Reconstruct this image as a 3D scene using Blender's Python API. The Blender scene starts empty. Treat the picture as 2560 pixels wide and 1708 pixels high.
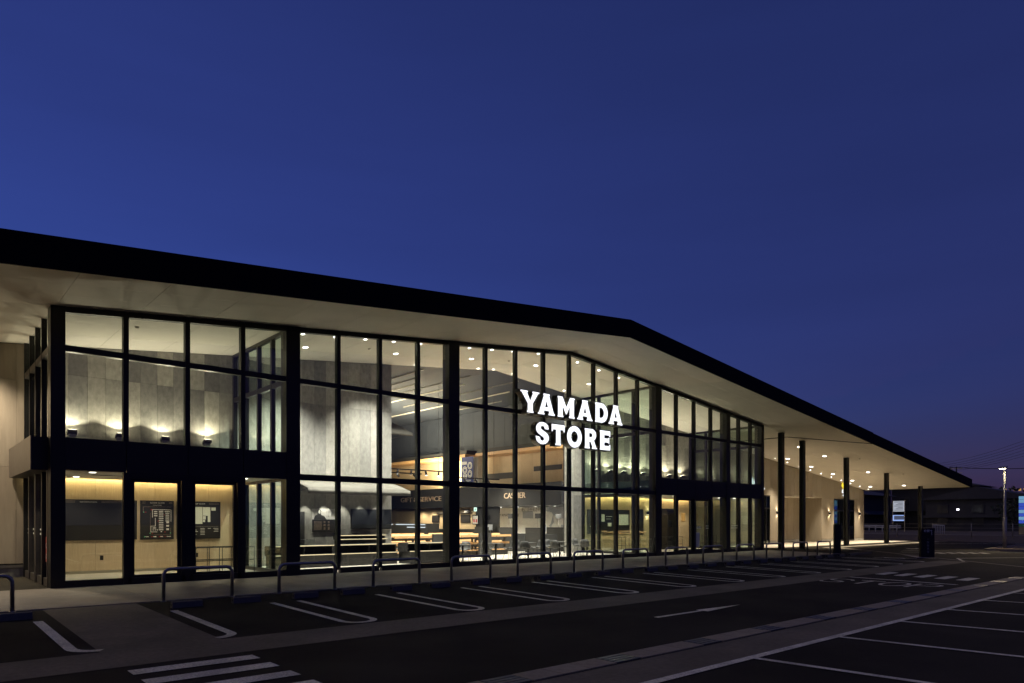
import bpy, bmesh, math, random
from mathutils import Vector, Matrix
R = math.radians
random.seed(7)
S = bpy.context.scene
COL = S.collection

# ------------------------------------------------------------------ camera
F_PX, HOR = 1735.0, 1303.5                      # focal length and horizon row, in photograph pixels (2560 x 1708)
TH = math.atan2(1965.0, F_PX)                   # angle between the optical axis and the facade
CAM = Vector((-3.0, -20.83, 1.69))
cam_d = bpy.data.cameras.new('camera'); cam = bpy.data.objects.new('camera', cam_d); COL.objects.link(cam)
cam.location = CAM
cam.rotation_euler = (R(90), 0, TH - R(90))
cam_d.sensor_width = 36; cam_d.sensor_fit = 'HORIZONTAL'
cam_d.lens = 36 * F_PX / 2560
cam_d.shift_y = (HOR - 854) / 2560
cam_d.clip_end = 3000; cam_d.clip_start = .1
S.camera = cam

# ------------------------------------------------------------------ sky and sun
W = bpy.data.worlds.new('World'); S.world = W; W.use_nodes = True
nt = W.node_tree; bg = nt.nodes['Background']
sky = nt.nodes.new('ShaderNodeTexSky'); sky.sky_type = 'NISHITA'; sky.sun_disc = False
SUN_EL, SUN_ROT = -2.5, -12.0
sky.sun_elevation = R(SUN_EL); sky.sun_rotation = R(SUN_ROT)
sky.altitude = 0; sky.air_density = 1.0; sky.dust_density = 0; sky.ozone_density = 5.2
air = nt.nodes.new('ShaderNodeMixRGB'); air.inputs[0].default_value = .38        # even airglow under the twilight model
air.inputs[2].default_value = (.0150, .0265, .100, 1)
wtc = nt.nodes.new('ShaderNodeTexCoord'); wmp = nt.nodes.new('ShaderNodeMapping'); wmp.inputs['Scale'].default_value = (1, 1, 7)
wnz = nt.nodes.new('ShaderNodeTexNoise'); wnz.inputs['Scale'].default_value = 2.2; wnz.inputs['Detail'].default_value = 5
wmr = nt.nodes.new('ShaderNodeMapRange'); wmr.inputs[1].default_value = .3; wmr.inputs[2].default_value = .7; wmr.inputs[3].default_value = .955; wmr.inputs[4].default_value = 1.03   # thin uneven high haze everywhere
wml = nt.nodes.new('ShaderNodeVectorMath'); wml.operation = 'SCALE'; wtn = nt.nodes.new('ShaderNodeVectorMath'); wtn.operation = 'MULTIPLY'; wtn.inputs[1].default_value = (1.0, 1.10, 1.09)
nt.links.new(wtc.outputs['Generated'], wmp.inputs[0]); nt.links.new(wmp.outputs[0], wnz.inputs['Vector']); nt.links.new(wnz.outputs['Fac'], wmr.inputs[0])
nt.links.new(sky.outputs[0], air.inputs[1]); nt.links.new(air.outputs[0], wtn.inputs[0]); nt.links.new(wtn.outputs[0], wml.inputs[0]); nt.links.new(wmr.outputs[0], wml.inputs['Scale']); nt.links.new(wml.outputs[0], bg.inputs[0])
bg.inputs[1].default_value = .15
sun_d = bpy.data.lights.new('sun', 'SUN'); sun_d.energy = .07; sun_d.angle = R(150); sun_d.color = (1, .74, .34)     # afterglow: a very broad, weak, warm sun just under the horizon
sun = bpy.data.objects.new('sun', sun_d); COL.objects.link(sun)
SUN_DIR = Vector((math.sin(R(SUN_ROT)) * math.cos(R(SUN_EL)), math.cos(R(SUN_ROT)) * math.cos(R(SUN_EL)), math.sin(R(SUN_EL))))
sun.rotation_euler = (-SUN_DIR).to_track_quat('-Z', 'Y').to_euler()

S.view_settings.view_transform = 'Standard'; S.view_settings.look = 'None'
S.view_settings.exposure = 3.2; S.view_settings.gamma = 1
S.view_settings.use_curve_mapping = False
S.cycles.use_denoising = True
S.cycles.max_bounces = 8; S.cycles.transparent_max_bounces = 24
S.cycles.diffuse_bounces = 4; S.cycles.glossy_bounces = 4
S.cycles.caustics_reflective = False; S.cycles.caustics_refractive = False
S.cycles.sample_clamp_indirect = 3.0
S.cycles.use_light_tree = True
LK, EK = .30, .11                                # dials for all lamps and all glowing faces (the exposure is long)

# ------------------------------------------------------------------ pixel -> place
dX = (math.sin(TH), math.cos(TH)); dY = (-math.cos(TH), math.sin(TH))
def ray(px, py):
    qx = (px - 1280) / F_PX
    return Vector((qx * dX[0] + dX[1], qx * dY[0] + dY[1], -(py - HOR) / F_PX))
def onz(px, py, z=0.):
    r = ray(px, py); return CAM + r * ((z - CAM.z) / r.z)
def ony(px, py, y=0.):
    r = ray(px, py); return CAM + r * ((y - CAM.y) / r.y)
def onx(px, py, x=0.):
    r = ray(px, py); return CAM + r * ((x - CAM.x) / r.x)
YS = [-300, -30, -24, -16.5, -15, -10.7, -6.75, -4.4, 0, 600]
ZS = [.1, .05, -.05, -.155, -.175, -.17, -.095, -.055, 0, 0]
def zg(y):                                      # the lot drains to a shallow valley along the lane
    for i in range(len(YS) - 1):
        if y <= YS[i + 1]:
            t = (y - YS[i]) / (YS[i + 1] - YS[i]); return ZS[i] + t * (ZS[i + 1] - ZS[i])
    return 0.
def ong(px, py):
    z = 0.
    for _ in range(25):
        p = onz(px, py, z); z = zg(p.y)
    return p
RX = 18.81
def zr(x):                                      # underside of the roof: a shallow gable, ridge at RX
    return 9.03 - .1 * (RX - x) if x < RX else 9.03 - .1045 * (x - RX)

# ------------------------------------------------------------------ materials
MATS = {}
def mat(name, col, rough=.6, metal=0., noise=None, bump=None, spec=.5, broad=None):
    """noise = (scale, amount, (sx,sy,sz)), bump = (scale, strength)"""
    m = bpy.data.materials.new(name); m.use_nodes = True
    n = m.node_tree.nodes; l = m.node_tree.links; b = n['Principled BSDF']
    b.inputs['Base Color'].default_value = (*col, 1); b.inputs['Roughness'].default_value = rough
    b.inputs['Metallic'].default_value = metal; b.inputs['Specular IOR Level'].default_value = spec
    tc = n.new('ShaderNodeTexCoord')
    if noise:
        mp = n.new('ShaderNodeMapping'); mp.inputs['Scale'].default_value = noise[2] if len(noise) > 2 else (1, 1, 1)
        l.new(tc.outputs['Object'], mp.inputs['Vector'])
        nz = n.new('ShaderNodeTexNoise'); nz.inputs['Scale'].default_value = noise[0]; nz.inputs['Detail'].default_value = 8
        nz.inputs['Roughness'].default_value = .65
        l.new(mp.outputs[0], nz.inputs['Vector'])
        rp = n.new('ShaderNodeValToRGB'); a = noise[1]
        rp.color_ramp.elements[0].position = .3; rp.color_ramp.elements[1].position = .7
        rp.color_ramp.elements[0].color = (*[c * (1 - a) for c in col], 1)
        rp.color_ramp.elements[1].color = (*[min(1, c * (1 + a)) for c in col], 1)
        l.new(nz.outputs['Fac'], rp.inputs[0]); l.new(rp.outputs[0], b.inputs['Base Color'])
        if broad:
            n3 = n.new('ShaderNodeTexNoise'); n3.inputs['Scale'].default_value = broad[0]; n3.inputs['Detail'].default_value = 4; l.new(tc.outputs['Object'], n3.inputs['Vector'])
            mr3 = n.new('ShaderNodeMapRange'); mr3.inputs[1].default_value = .35; mr3.inputs[2].default_value = .65; mr3.inputs[3].default_value = 1 - broad[1]; mr3.inputs[4].default_value = 1 + broad[1]; l.new(n3.outputs['Fac'], mr3.inputs[0])
            mm = n.new('ShaderNodeVectorMath'); mm.operation = 'SCALE'; l.new(rp.outputs[0], mm.inputs[0]); l.new(mr3.outputs[0], mm.inputs['Scale']); l.new(mm.outputs[0], b.inputs['Base Color'])
        mr = n.new('ShaderNodeMapRange'); mr.inputs[3].default_value = max(0, rough - .08); mr.inputs[4].default_value = min(1, rough + .08)
        l.new(nz.outputs['Fac'], mr.inputs[0]); l.new(mr.outputs[0], b.inputs['Roughness'])
    if bump:
        n2 = n.new('ShaderNodeTexNoise'); n2.inputs['Scale'].default_value = bump[0]; n2.inputs['Detail'].default_value = 6
        l.new(tc.outputs['Object'], n2.inputs['Vector'])
        bp = n.new('ShaderNodeBump'); bp.inputs['Strength'].default_value = bump[1]; bp.inputs['Distance'].default_value = .01
        l.new(n2.outputs['Fac'], bp.inputs['Height']); l.new(bp.outputs[0], b.inputs['Normal'])
    MATS[name] = m; return m
def emit(name, col, strength, light=False):
    m = bpy.data.materials.new(name); m.use_nodes = True
    n = m.node_tree.nodes; l = m.node_tree.links
    n.remove(n['Principled BSDF']); e = n.new('ShaderNodeEmission')
    e.inputs[0].default_value = (*col, 1); e.inputs[1].default_value = strength * EK
    l.new(e.outputs[0], n['Material Output'].inputs[0])
    if not light: m.cycles.emission_sampling = 'NONE'
    MATS[name] = m; return m
def glass(name, tint=(.93, .96, .95), f0=.04):
    m = bpy.data.materials.new(name); m.use_nodes = True
    n = m.node_tree.nodes; l = m.node_tree.links; n.remove(n['Principled BSDF'])
    tr = n.new('ShaderNodeBsdfTransparent'); tr.inputs[0].default_value = (*tint, 1)
    gl = n.new('ShaderNodeBsdfGlossy'); gl.inputs['Roughness'].default_value = .002; gl.inputs[0].default_value = (.95, 1, .98, 1)
    lw = n.new('ShaderNodeLayerWeight'); lw.inputs[0].default_value = .5
    pw = n.new('ShaderNodeMath'); pw.operation = 'POWER'; pw.inputs[1].default_value = 5; l.new(lw.outputs['Facing'], pw.inputs[0])
    ma = n.new('ShaderNodeMath'); ma.operation = 'MULTIPLY_ADD'; ma.inputs[1].default_value = .9; ma.inputs[2].default_value = f0
    l.new(pw.outputs[0], ma.inputs[0])
    mx = n.new('ShaderNodeMixShader'); l.new(ma.outputs[0], mx.inputs[0]); l.new(tr.outputs[0], mx.inputs[1]); l.new(gl.outputs[0], mx.inputs[2])
    l.new(mx.outputs[0], n['Material Output'].inputs[0]); MATS[name] = m; return m

mat('asphalt', (.032, .028, .021), .85, noise=(60, .45), bump=(160, .7), spec=.1, broad=(.45, .3))
mat('asphalt_bay', (.027, .0235, .0175), .87, noise=(60, .5), bump=(170, .7), spec=.1, broad=(.6, .35))
mat('path_grey', (.165, .143, .098), .78, noise=(12, .25), bump=(120, .4), broad=(.8, .18), spec=.2)
mat('forecourt', (.42, .37, .29), .62, noise=(9, .15), bump=(90, .3), broad=(.9, .14))
mat('paving', (.235, .21, .165), .62, noise=(9, .18, (1, 2.5, 1)), bump=(90, .3), broad=(.9, .16))
mat('kerb', (.33, .29, .22), .75, noise=(5, .2), bump=(60, .3), spec=.2)
mat('paint', (.72, .655, .50), .6, noise=(34, .5), bump=(150, .3), broad=(2.2, .2), spec=.2)
mat('lid', (.31, .265, .185), .7, noise=(8, .25), bump=(110, .4))
mat('grate', (.07, .085, .12), .45, .5, noise=(10, .2))
mat('black_metal', (.006, .0055, .005), .4, .0, noise=(3, .25))
mat('black_panel', (.016, .014, .012), .45, .0, noise=(2, .2))
mat('fascia', (.0025, .0025, .0025), .7, noise=(2, .3), spec=.15)
mat('bronze_panel', (.16, .14, .12), .32, .7, noise=(4, .15))
mat('soffit', (.68, .635, .55), .75, noise=(1.3, .05), bump=(60, .06))
mat('ceiling_white', (.80, .76, .68), .8, noise=(1.3, .04))
mat('roofing', (.03, .03, .032), .6)
TONES = [(.29, .28, .245), (.40, .385, .335), (.20, .193, .175), (.34, .325, .285), (.25, .243, .22)]
for i, t in enumerate(TONES):
    mat('concrete_%d' % i, t, .78, noise=(7, .26, (1, 1, .6)), bump=(40, .15))
WT = [(.35, .30, .225), (.32, .27, .20), (.38, .325, .245), (.335, .285, .212)]
for i, t in enumerate(WT):
    mat('cladding_%d' % i, t, .75, noise=(4, .10, (2.5, 2.5, .35)), bump=(50, .1))
for i, t in enumerate([(.56, .43, .265), (.59, .455, .285), (.53, .405, .245)]):
    mat('oak_%d' % i, t, .5, noise=(6, .13, (6, 6, .35)), bump=(60, .04))
mat('tile_floor', (.34, .325, .29), .45, noise=(3, .1))
mat('store_floor', (.44, .405, .345), .5, noise=(2, .06))
mat('skirting', (.30, .27, .20), .5)
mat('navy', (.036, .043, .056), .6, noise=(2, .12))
mat('charcoal', (.040, .039, .037), .6, noise=(3, .12))
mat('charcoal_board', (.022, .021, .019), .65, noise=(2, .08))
mat('plaster', (.62, .60, .55), .8, noise=(3, .06))
mat('board', (.022, .020, .019), .42, noise=(3, .1))
mat('print_white', (.75, .72, .65), .6)
mat('print_pale', (.66, .68, .56), .6)
mat('print_red', (.55, .03, .03), .6)
mat('print_green', (.12, .5, .25), .6)
mat('gold_letter', (.62, .46, .32), .4, .3)
mat('canvas', (.135, .128, .107), .85, noise=(6, .05), bump=(25, .15))
mat('steel', (.42, .42, .42), .28, .95, noise=(20, .1))
mat('steel_dark', (.40, .375, .32), .32, .9)
mat('rubber_grey', (.14, .12, .085), .8, noise=(14, .2), bump=(80, .3))
mat('hole', (.006, .006, .006), .9)
mat('chair_shell', (.085, .085, .08), .55, noise=(4, .08))
mat('table_top', (.11, .11, .105), .4)
mat('screen_black', (.028, .030, .032), .25)
mat('display_wood', (.58, .34, .15), .45, noise=(8, .15, (.6, 5, 5)))
mat('banner_blue', (.035, .045, .16), .8)
mat('pale_grey', (.32, .33, .35), .6, noise=(4, .1))
mat('pylon', (.010, .010, .010), .4)
mat('pole_grey', (.36, .35, .33), .45, .3, noise=(6, .08))
mat('dirt', (.11, .085, .06), .95, noise=(4, .3), bump=(8, .6))
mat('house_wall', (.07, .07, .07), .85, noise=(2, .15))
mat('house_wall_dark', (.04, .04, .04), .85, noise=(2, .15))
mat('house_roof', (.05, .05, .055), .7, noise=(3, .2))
mat('leaf', (.045, .06, .03), .8, noise=(3, .4))
mat('bark', (.06, .045, .03), .9)
mat('wire', (.01, .01, .01), .6)
mat('rail_blue', (.40, .42, .46), .5, .3, noise=(5, .1))
mat('sticker_red', (.55, .06, .05), .6)
mat('sticker_frost', (.62, .66, .60), .7)
mat('far_concrete', (.12, .12, .12), .9, noise=(.3, .15))
glass('glass', (.92, .95, .945), .06); glass('glass_green', (.83, .91, .87), .075)
emit('lens', (1, .93, .80), 14); emit('lens_small', (1, .95, .86), 18); emit('letter_lit', (.90, .93, 1), 1.6, True)
emit('led_warm', (1, .72, .36), 5); emit('led_edge', (1, .78, .45), 1.5); emit('uplens', (1, .86, .58), 30)
emit('sconce_lens', (1, .82, .55), 16); emit('street_lens', (1, .83, .5), 60)
emit('sign_white', (.8, .85, 1), .45); emit('sign_blue', (.35, .5, 1), .9); emit('sign_dim', (.10, .12, .2), .6)
emit('led_blue', (.08, .16, 1), .45); emit('led_cyan', (.3, .65, 1), .5)
emit('window_lit', (1, .52, .14), .5); emit('window_dim', (.9, .65, .2), .09)
emit('emblem_yellow', (1, .75, .05), 1.2); emit('text_lit', (.9, .95, 1), 1.8); emit('exit_lit', (.75, 1, .85), 1.6); emit('blue_spill', (.35, .36, 1), .4)
emit('fridge_led', (.9, .95, 1), 1.0); emit('star_white', (.9, .95, 1), 5)

# ------------------------------------------------------------------ builders
def bm_box(bm, x0, x1, y0, y1, z0, z1):
    v = [bm.verts.new(p) for p in ((x0, y0, z0), (x1, y0, z0), (x1, y1, z0), (x0, y1, z0), (x0, y0, z1), (x1, y0, z1), (x1, y1, z1), (x0, y1, z1))]
    for f in ((0, 3, 2, 1), (4, 5, 6, 7), (0, 1, 5, 4), (1, 2, 6, 5), (2, 3, 7, 6), (3, 0, 4, 7)):
        bm.faces.new([v[i] for i in f])
def bm_hexa(bm, p):                              # eight corners: bottom ring then top ring
    v = [bm.verts.new(q) for q in p]
    for f in ((0, 3, 2, 1), (4, 5, 6, 7), (0, 1, 5, 4), (1, 2, 6, 5), (2, 3, 7, 6), (3, 0, 4, 7)):
        bm.faces.new([v[i] for i in f])
def bm_prism(bm, pts, vec):                      # planar polygon extruded by vec
    vec = Vector(vec); a = [bm.verts.new(p) for p in pts]; b = [bm.verts.new(Vector(p) + vec) for p in pts]
    n = len(pts); bm.faces.new(a[::-1]); bm.faces.new(b)
    for i in range(n): bm.faces.new((a[i], a[(i + 1) % n], b[(i + 1) % n], b[i]))
def bm_tube(bm, path, r, seg=8, cap=True):
    path = [Vector(p) for p in path]; rings = []
    rr = r if isinstance(r, (list, tuple)) else [r] * len(path)
    for i, p in enumerate(path):
        t = (path[min(i + 1, len(path) - 1)] - path[max(i - 1, 0)]).normalized()
        up = Vector((0, 0, 1)) if abs(t.z) < .9 else Vector((0, 1, 0))
        if i: up = prev
        a = t.cross(up).normalized(); b = a.cross(t).normalized(); prev = b
        rings.append([bm.verts.new(p + (a * math.cos(2 * math.pi * k / seg) + b * math.sin(2 * math.pi * k / seg)) * rr[i]) for k in range(seg)])
    for i in range(len(rings) - 1):
        for k in range(seg):
            f = bm.faces.new((rings[i][k], rings[i][(k + 1) % seg], rings[i + 1][(k + 1) % seg], rings[i + 1][k])); f.smooth = True
    if cap: bm.faces.new(rings[0][::-1]); bm.faces.new(rings[-1])
def bm_cyl(bm, c, r, h, seg=16, axis='z', r2=None):
    c = Vector(c); ax = {'x': Vector((1, 0, 0)), 'y': Vector((0, 1, 0)), 'z': Vector((0, 0, 1))}[axis]
    bm_tube(bm, [c, c + ax * h], [r, r if r2 is None else r2], seg)
def link(name, me, m, parent=None, inv=True):
    o = bpy.data.objects.new(name, me); COL.objects.link(o)
    if m and not me.materials: me.materials.append(MATS[m])
    if parent is not None:
        o.parent = parent
        if inv: o.matrix_parent_inverse = parent.get('_inv_m', None) or parent_inv(parent)
    return o
def parent_inv(p):
    m = Matrix.Identity(4); q = p
    while q is not None:
        m = q.matrix_basis.inverted() @ m if False else m
        q = q.parent
    # things are Empties placed by location only, parts carry an identity basis
    q = p
    while q.parent is not None: q = q.parent
    return Matrix.Translation(-q.location) if q is p else Matrix.Identity(4)
def obj(name, bm, m, parent=None, bevel=0):
    me = bpy.data.meshes.new(name)
    if bevel:
        bmesh.ops.bevel(bm, geom=bm.edges[:], offset=bevel, segments=2, affect='EDGES', clamp_overlap=True)
    bmesh.ops.recalc_face_normals(bm, faces=bm.faces)
    bm.to_mesh(me); bm.free()
    return link(name, me, m, parent)
def box(name, m, parent, x0, x1, y0, y1, z0, z1, bevel=0):
    bm = bmesh.new(); bm_box(bm, min(x0, x1), max(x0, x1), min(y0, y1), max(y0, y1), min(z0, z1), max(z0, z1)); return obj(name, bm, m, parent, bevel)
def tag(o, label, cat, group=None, kind=None):
    o['label'] = label; o['category'] = cat
    if group: o['group'] = group
    if kind: o['kind'] = kind
    return o
def thing(name, loc, label, cat, group=None, kind=None):
    o = bpy.data.objects.new(name, None); COL.objects.link(o); o.location = loc; o.empty_display_size = .2
    return tag(o, label, cat, group, kind)
def lamp(kind, parent, loc, energy, col, name='lamp_light', **kw):
    d = bpy.data.lights.new(name, kind); d.energy = energy * LK; d.color = col
    o = bpy.data.objects.new(name, d); COL.objects.link(o)
    aim = Vector(kw.pop('aim', (0, 0, -1)))
    for k, v in kw.items(): setattr(d, k, v)
    q = aim.to_track_quat('-Z', 'Y').to_matrix().to_4x4()
    if parent is not None:
        o.parent = parent; o.matrix_parent_inverse = parent_inv(parent)
    o.matrix_basis = Matrix.Translation(loc) @ q
    return o
NTH = ['first', 'second', 'third', 'fourth', 'fifth', 'sixth', 'seventh', 'eighth', 'ninth', 'tenth', 'eleventh', 'twelfth', 'thirteenth', 'fourteenth'] + ['%dth' % i for i in range(15, 40)]
def copy_tree(o, loc, label=None):
    c = o.copy(); COL.objects.link(c); c.location = loc
    if label: c['label'] = label
    for ch in list(o.children):
        d = ch.copy(); COL.objects.link(d); d.parent = c
        for g2 in list(ch.children):
            e = g2.copy(); COL.objects.link(e); e.parent = d
    return c
def text_mesh(s, size, extrude=0., align='CENTER', spacing=1., font_shear=0.):
    cu = bpy.data.curves.new('txt', 'FONT'); cu.body = s; cu.size = size; cu.extrude = extrude; cu.align_x = align
    cu.space_character = spacing; cu.resolution_u = 3
    o = bpy.data.objects.new('txt', cu); COL.objects.link(o)
    dg = bpy.context.evaluated_depsgraph_get(); dg.update()
    me = bpy.data.meshes.new_from_object(o.evaluated_get(dg)); bpy.data.objects.remove(o); bpy.data.curves.remove(cu)
    me.materials.clear(); return me
def text(name, s, size, org, right, up, m, parent, extrude=.003, align='CENTER', spacing=1., sx=1.):
    me = text_mesh(s, size, extrude, align, spacing)
    r = Vector(right).normalized(); u = Vector(up).normalized(); n = r.cross(u)
    M = Matrix(((r.x * sx, u.x, n.x, org[0]), (r.y * sx, u.y, n.y, org[1]), (r.z * sx, u.z, n.z, org[2]), (0, 0, 0, 1)))
    me.transform(M); return link(name, me, m, parent)
def curve_mesh(splines, extrude, offset=0.):
    cu = bpy.data.curves.new('c', 'CURVE'); cu.dimensions = '2D'; cu.fill_mode = 'BOTH'; cu.extrude = extrude; cu.offset = offset
    for pts in splines:
        sp = cu.splines.new('POLY'); sp.points.add(len(pts) - 1); sp.use_cyclic_u = True
        for p, q in zip(sp.points, pts): p.co = (q[0], q[1], 0, 1)
    o = bpy.data.objects.new('c', cu); COL.objects.link(o)
    dg = bpy.context.evaluated_depsgraph_get(); dg.update()
    me = bpy.data.meshes.new_from_object(o.evaluated_get(dg)); bpy.data.objects.remove(o); bpy.data.curves.remove(cu)
    me.materials.clear(); return me
def place(me, org, right, up):
    r = Vector(right).normalized(); u = Vector(up).normalized(); n = r.cross(u)
    me.transform(Matrix(((r.x, u.x, n.x, org[0]), (r.y, u.y, n.y, org[1]), (r.z, u.z, n.z, org[2]), (0, 0, 0, 1)))); return me

# ================================================================== GROUND
bm = bmesh.new()
xs = [-120, 0, 40, 70, 120, 700]; ys = [y for y in YS]
grid = [[bm.verts.new((x, y, zg(y) - .012)) for x in xs] for y in ys]
for j in range(len(ys) - 1):
    for i in range(len(xs) - 1): bm.faces.new((grid[j][i], grid[j][i + 1], grid[j + 1][i + 1], grid[j + 1][i]))
ground = tag(obj('ground', bm, 'asphalt'), 'dark asphalt ground of the store car park', 'ground', kind='structure')
def sheet(name, m, parent, x0, x1, y0, y1, dz):
    bm = bmesh.new(); yk = sorted({y0, y1, *[y for y in YS if y0 < y < y1]})
    row = [[bm.verts.new((x, y, zg(y) + dz)) for x in (x0, x1)] for y in yk]
    for a, b in zip(row, row[1:]): bm.faces.new((a[0], a[1], b[1], b[0]))
    return obj(name, bm, m, parent)
def poly(name, m, parent, pts, dz):
    bm = bmesh.new(); v = [bm.verts.new((p[0], p[1], zg(p[1]) + dz)) for p in pts]; bm.faces.new(v)
    return obj(name, bm, m, parent)
def stroke(name, m, parent, path, w, dz=0.):       # painted line along a path on the ground
    bm = bmesh.new(); pr = None; n = len(path)
    for i, p in enumerate(path):
        a = Vector(path[max(i - 1, 0)]); b = Vector(path[min(i + 1, n - 1)]); t = (b - a).normalized(); s = Vector((-t.y, t.x)) * w / 2
        q = Vector(p); l, r = q + s, q - s
        cur = (bm.verts.new((l.x, l.y, zg(l.y) + dz)), bm.verts.new((r.x, r.y, zg(r.y) + dz)))
        if pr: bm.faces.new((pr[0], pr[1], cur[1], cur[0]))
        pr = cur
    return obj(name, bm, m, parent)
KY, P1, P2, D1, D2, WL = -4.40, -9.67, -10.86, -14.43, -14.95, -15.9
# parking bays: a slightly different, blacker asphalt
cA = ong(108.3, 1525.6); cB = ong(245.1, 1626.7); dA = ong(345.2, 1509.3); dB = ong(551.2, 1597.1)
cx0, cx1 = (cA.x + cB.x) / 2, (dA.x + dB.x) / 2
sheet('parking_bay', 'asphalt_bay', ground, -40, cx0, P1, KY, -.008)
sheet('parking_bay', 'asphalt_bay', ground, cx1, 34.2, P1, KY, -.008)
bays = ground
sheet('crossing_path', 'path_grey', ground, cx0, cx1, P1, KY, -.006)
sheet('footpath', 'path_grey', ground, -60, 33.9, P2, P1, -.005)
sheet('footpath', 'path_grey', ground, -60, 31, WL + .07, D2, -.005)
PT = 2.592
for k in range(0, 12):
    xl, xr = 3.09 + PT * k, 3.70 + PT * k; yt = -6.03; yb = -9.53; rad = .305; cx = (xl + xr) / 2
    path = [(xl, yt), (xl, yb + rad)] + [(cx - rad * math.cos(R(a)), yb + rad - rad * math.sin(R(a))) for a in range(15, 180, 15)] + [(xr, yb + rad), (xr, yt)]
    stroke('parking_line', 'paint', ground, path, .13)
xr = 1.09; rad = .33
stroke('parking_line', 'paint', ground, [(xr, -6.03), (xr, -9.2)] + [(xr - rad + rad * math.cos(R(a)), -9.2 - rad * math.sin(R(a))) for a in range(15, 91, 15)] + [(cx1 + .02, -9.53)], .15)
xr = -1.16
stroke('parking_line', 'paint', ground, [(xr, -6.05), (xr, -9.2)] + [(xr + rad - rad * math.cos(R(a)), -9.2 - rad * math.sin(R(a))) for a in range(15, 91, 15)] + [(cx0 - .02, -9.53)], .15)
# the opposite row of stalls
stroke('parking_line', 'paint', ground, [(-40, WL), (33, WL)], .14)
for x in (3.1, 5.7, 8.32, 10.93, 13.53, 16.09, 18.62, 21.2, 23.8, 26.4, 29):
    stroke('parking_line', 'paint', ground, [(x, WL - .07), (x, -18.5), (x, -21), (x, -21.2)], .12)
# near crossing, stop line, far crossing
for i in range(7):
    y = -11.17 - .662 * i
    if y - .3 > D1: sheet('crossing_bar', 'paint', ground, -.87 , .69 - .012 * i, y - .31, y, 0)
stroke('stop_line', 'paint', ground, [(20.86, -10.9), (20.3, -14.2)], .2)
for i in range(5):
    y0 = -10.93 - .675 * i; xo = 22.80 - .165 * i
    poly('crossing_bar', 'paint', ground, [(xo, y0), (xo - .09, y0 - .36), (xo + 1.34, y0 - .34), (xo + 1.42, y0 + .02)], 0)
a_y = -12.58
poly('arrow_marking', 'paint', ground, [(8.0, a_y + .05), (8.0, a_y - .07), (9.54, a_y - .06), (9.54, a_y - .17), (11.1, a_y + .01), (9.56, a_y + .13), (9.54, a_y + .04)], 0)
def ring2(cx, cy, rx, ry, n=28): return [(cx + rx * math.cos(2 * math.pi * i / n), cy + ry * math.sin(2 * math.pi * i / n)) for i in range(n + 1)]
G = lambda u, v, x0=18.45, y0=-10.85: (x0 + v, y0 - u)   # letters read for a driver heading +X: right is -Y, up is +X
stroke('stop_letter', 'paint', ground, [G(.72, 1.02), G(.60, 1.28), G(.36, 1.38), G(.12, 1.28), G(.05, 1.03), G(.18, .82), G(.5, .62), G(.66, .42), G(.6, .16), G(.36, .04), G(.12, .14), G(.02, .4)], .11)
stroke('stop_letter', 'paint', ground, [G(.86, 1.36), G(1.56, 1.36)], .13); stroke('stop_letter', 'paint', ground, [G(1.21, 1.36), G(1.21, .02)], .12)
stroke('stop_letter', 'paint', ground, [(18.45 + .70 + .66 * math.sin(2 * math.pi * i / 26), -10.85 - 2.06 + .33 * math.cos(2 * math.pi * i / 26)) for i in range(27)], .11)
stroke('stop_letter', 'paint', ground, [G(2.56, .02), G(2.56, 1.36), G(2.95, 1.36), G(3.14, 1.22), G(3.18, 1.02), G(3.12, .82), G(2.95, .70), G(2.58, .70)], .11)
# wheelchair bay sign painted by the kerb
stroke('symbol_marking', 'paint', ground, ring2(33.7, -7.7, .45, .42), .1); stroke('symbol_marking', 'paint', ground, [(33.2, -6.9), (33.75, -7.2), (33.8, -8.0), (34.3, -8.5)], .12)
# drain along the lane: lids and gratings, one object each
gutter = sheet('gutter', 'lid', ground, -8, 31, D2, D1, -.018)
lx = -2.93; LW = .505; i = 0
g_me = None
def grate_mesh(w, d):
    bm = bmesh.new()
    for k in range(4): bm_box(bm, .012, w - .012, d * (k + .12) / 4, d * (k + .88) / 4, -.03, .002)
    for k in range(9): bm_box(bm, .02 + k * (w - .05) / 8, .03 + k * (w - .05) / 8, 0, d, -.034, -.004)
    return bm
def lid_mesh(w, d, dots):
    bm = bmesh.new(); bm_box(bm, .006, w - .006, 0, d, -.04, 0)
    for a in range(8):
        for b in range(6 if dots else 0):
            x = w * (a + .5 + .25 * (b % 2)) / 8.4; y = d * (b + .5) / 6
            v = [bm.verts.new((x + dx, y + dy, .006)) for dx, dy in ((-.016, 0), (0, -.016), (.016, 0), (0, .016))]; bm.faces.new(v)
    return bm
gm = bpy.data.meshes.new('steel_grating'); b_ = grate_mesh(LW, .40); b_.to_mesh(gm); b_.free(); gm.materials.append(MATS['grate'])
lm = []
for dts in (True, False):
    q = bpy.data.meshes.new('drain_lid'); b_ = lid_mesh(LW, .40, dts); bmesh.ops.recalc_face_normals(b_, faces=b_.faces); b_.to_mesh(q); b_.free(); q.materials.append(MATS['lid']); lm.append(q)
for i in range(66):
    x = 2.08 + LW * 4 * ((i - 20) // 4) + LW * ((i - 20) % 4) - 0
    gr = (i % 4 == 0)
    o = link('steel_grating' if gr else 'drain_lid', gm if gr else lm[(i % 4) == 2], None, gutter)
    yc = D2 + .06; sl = math.atan((zg(D1) - zg(D2)) / (D1 - D2))
    o.matrix_basis = Matrix.Translation((x, yc, zg(yc) + .001)) @ Matrix.Rotation(sl, 4, 'X')

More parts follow.
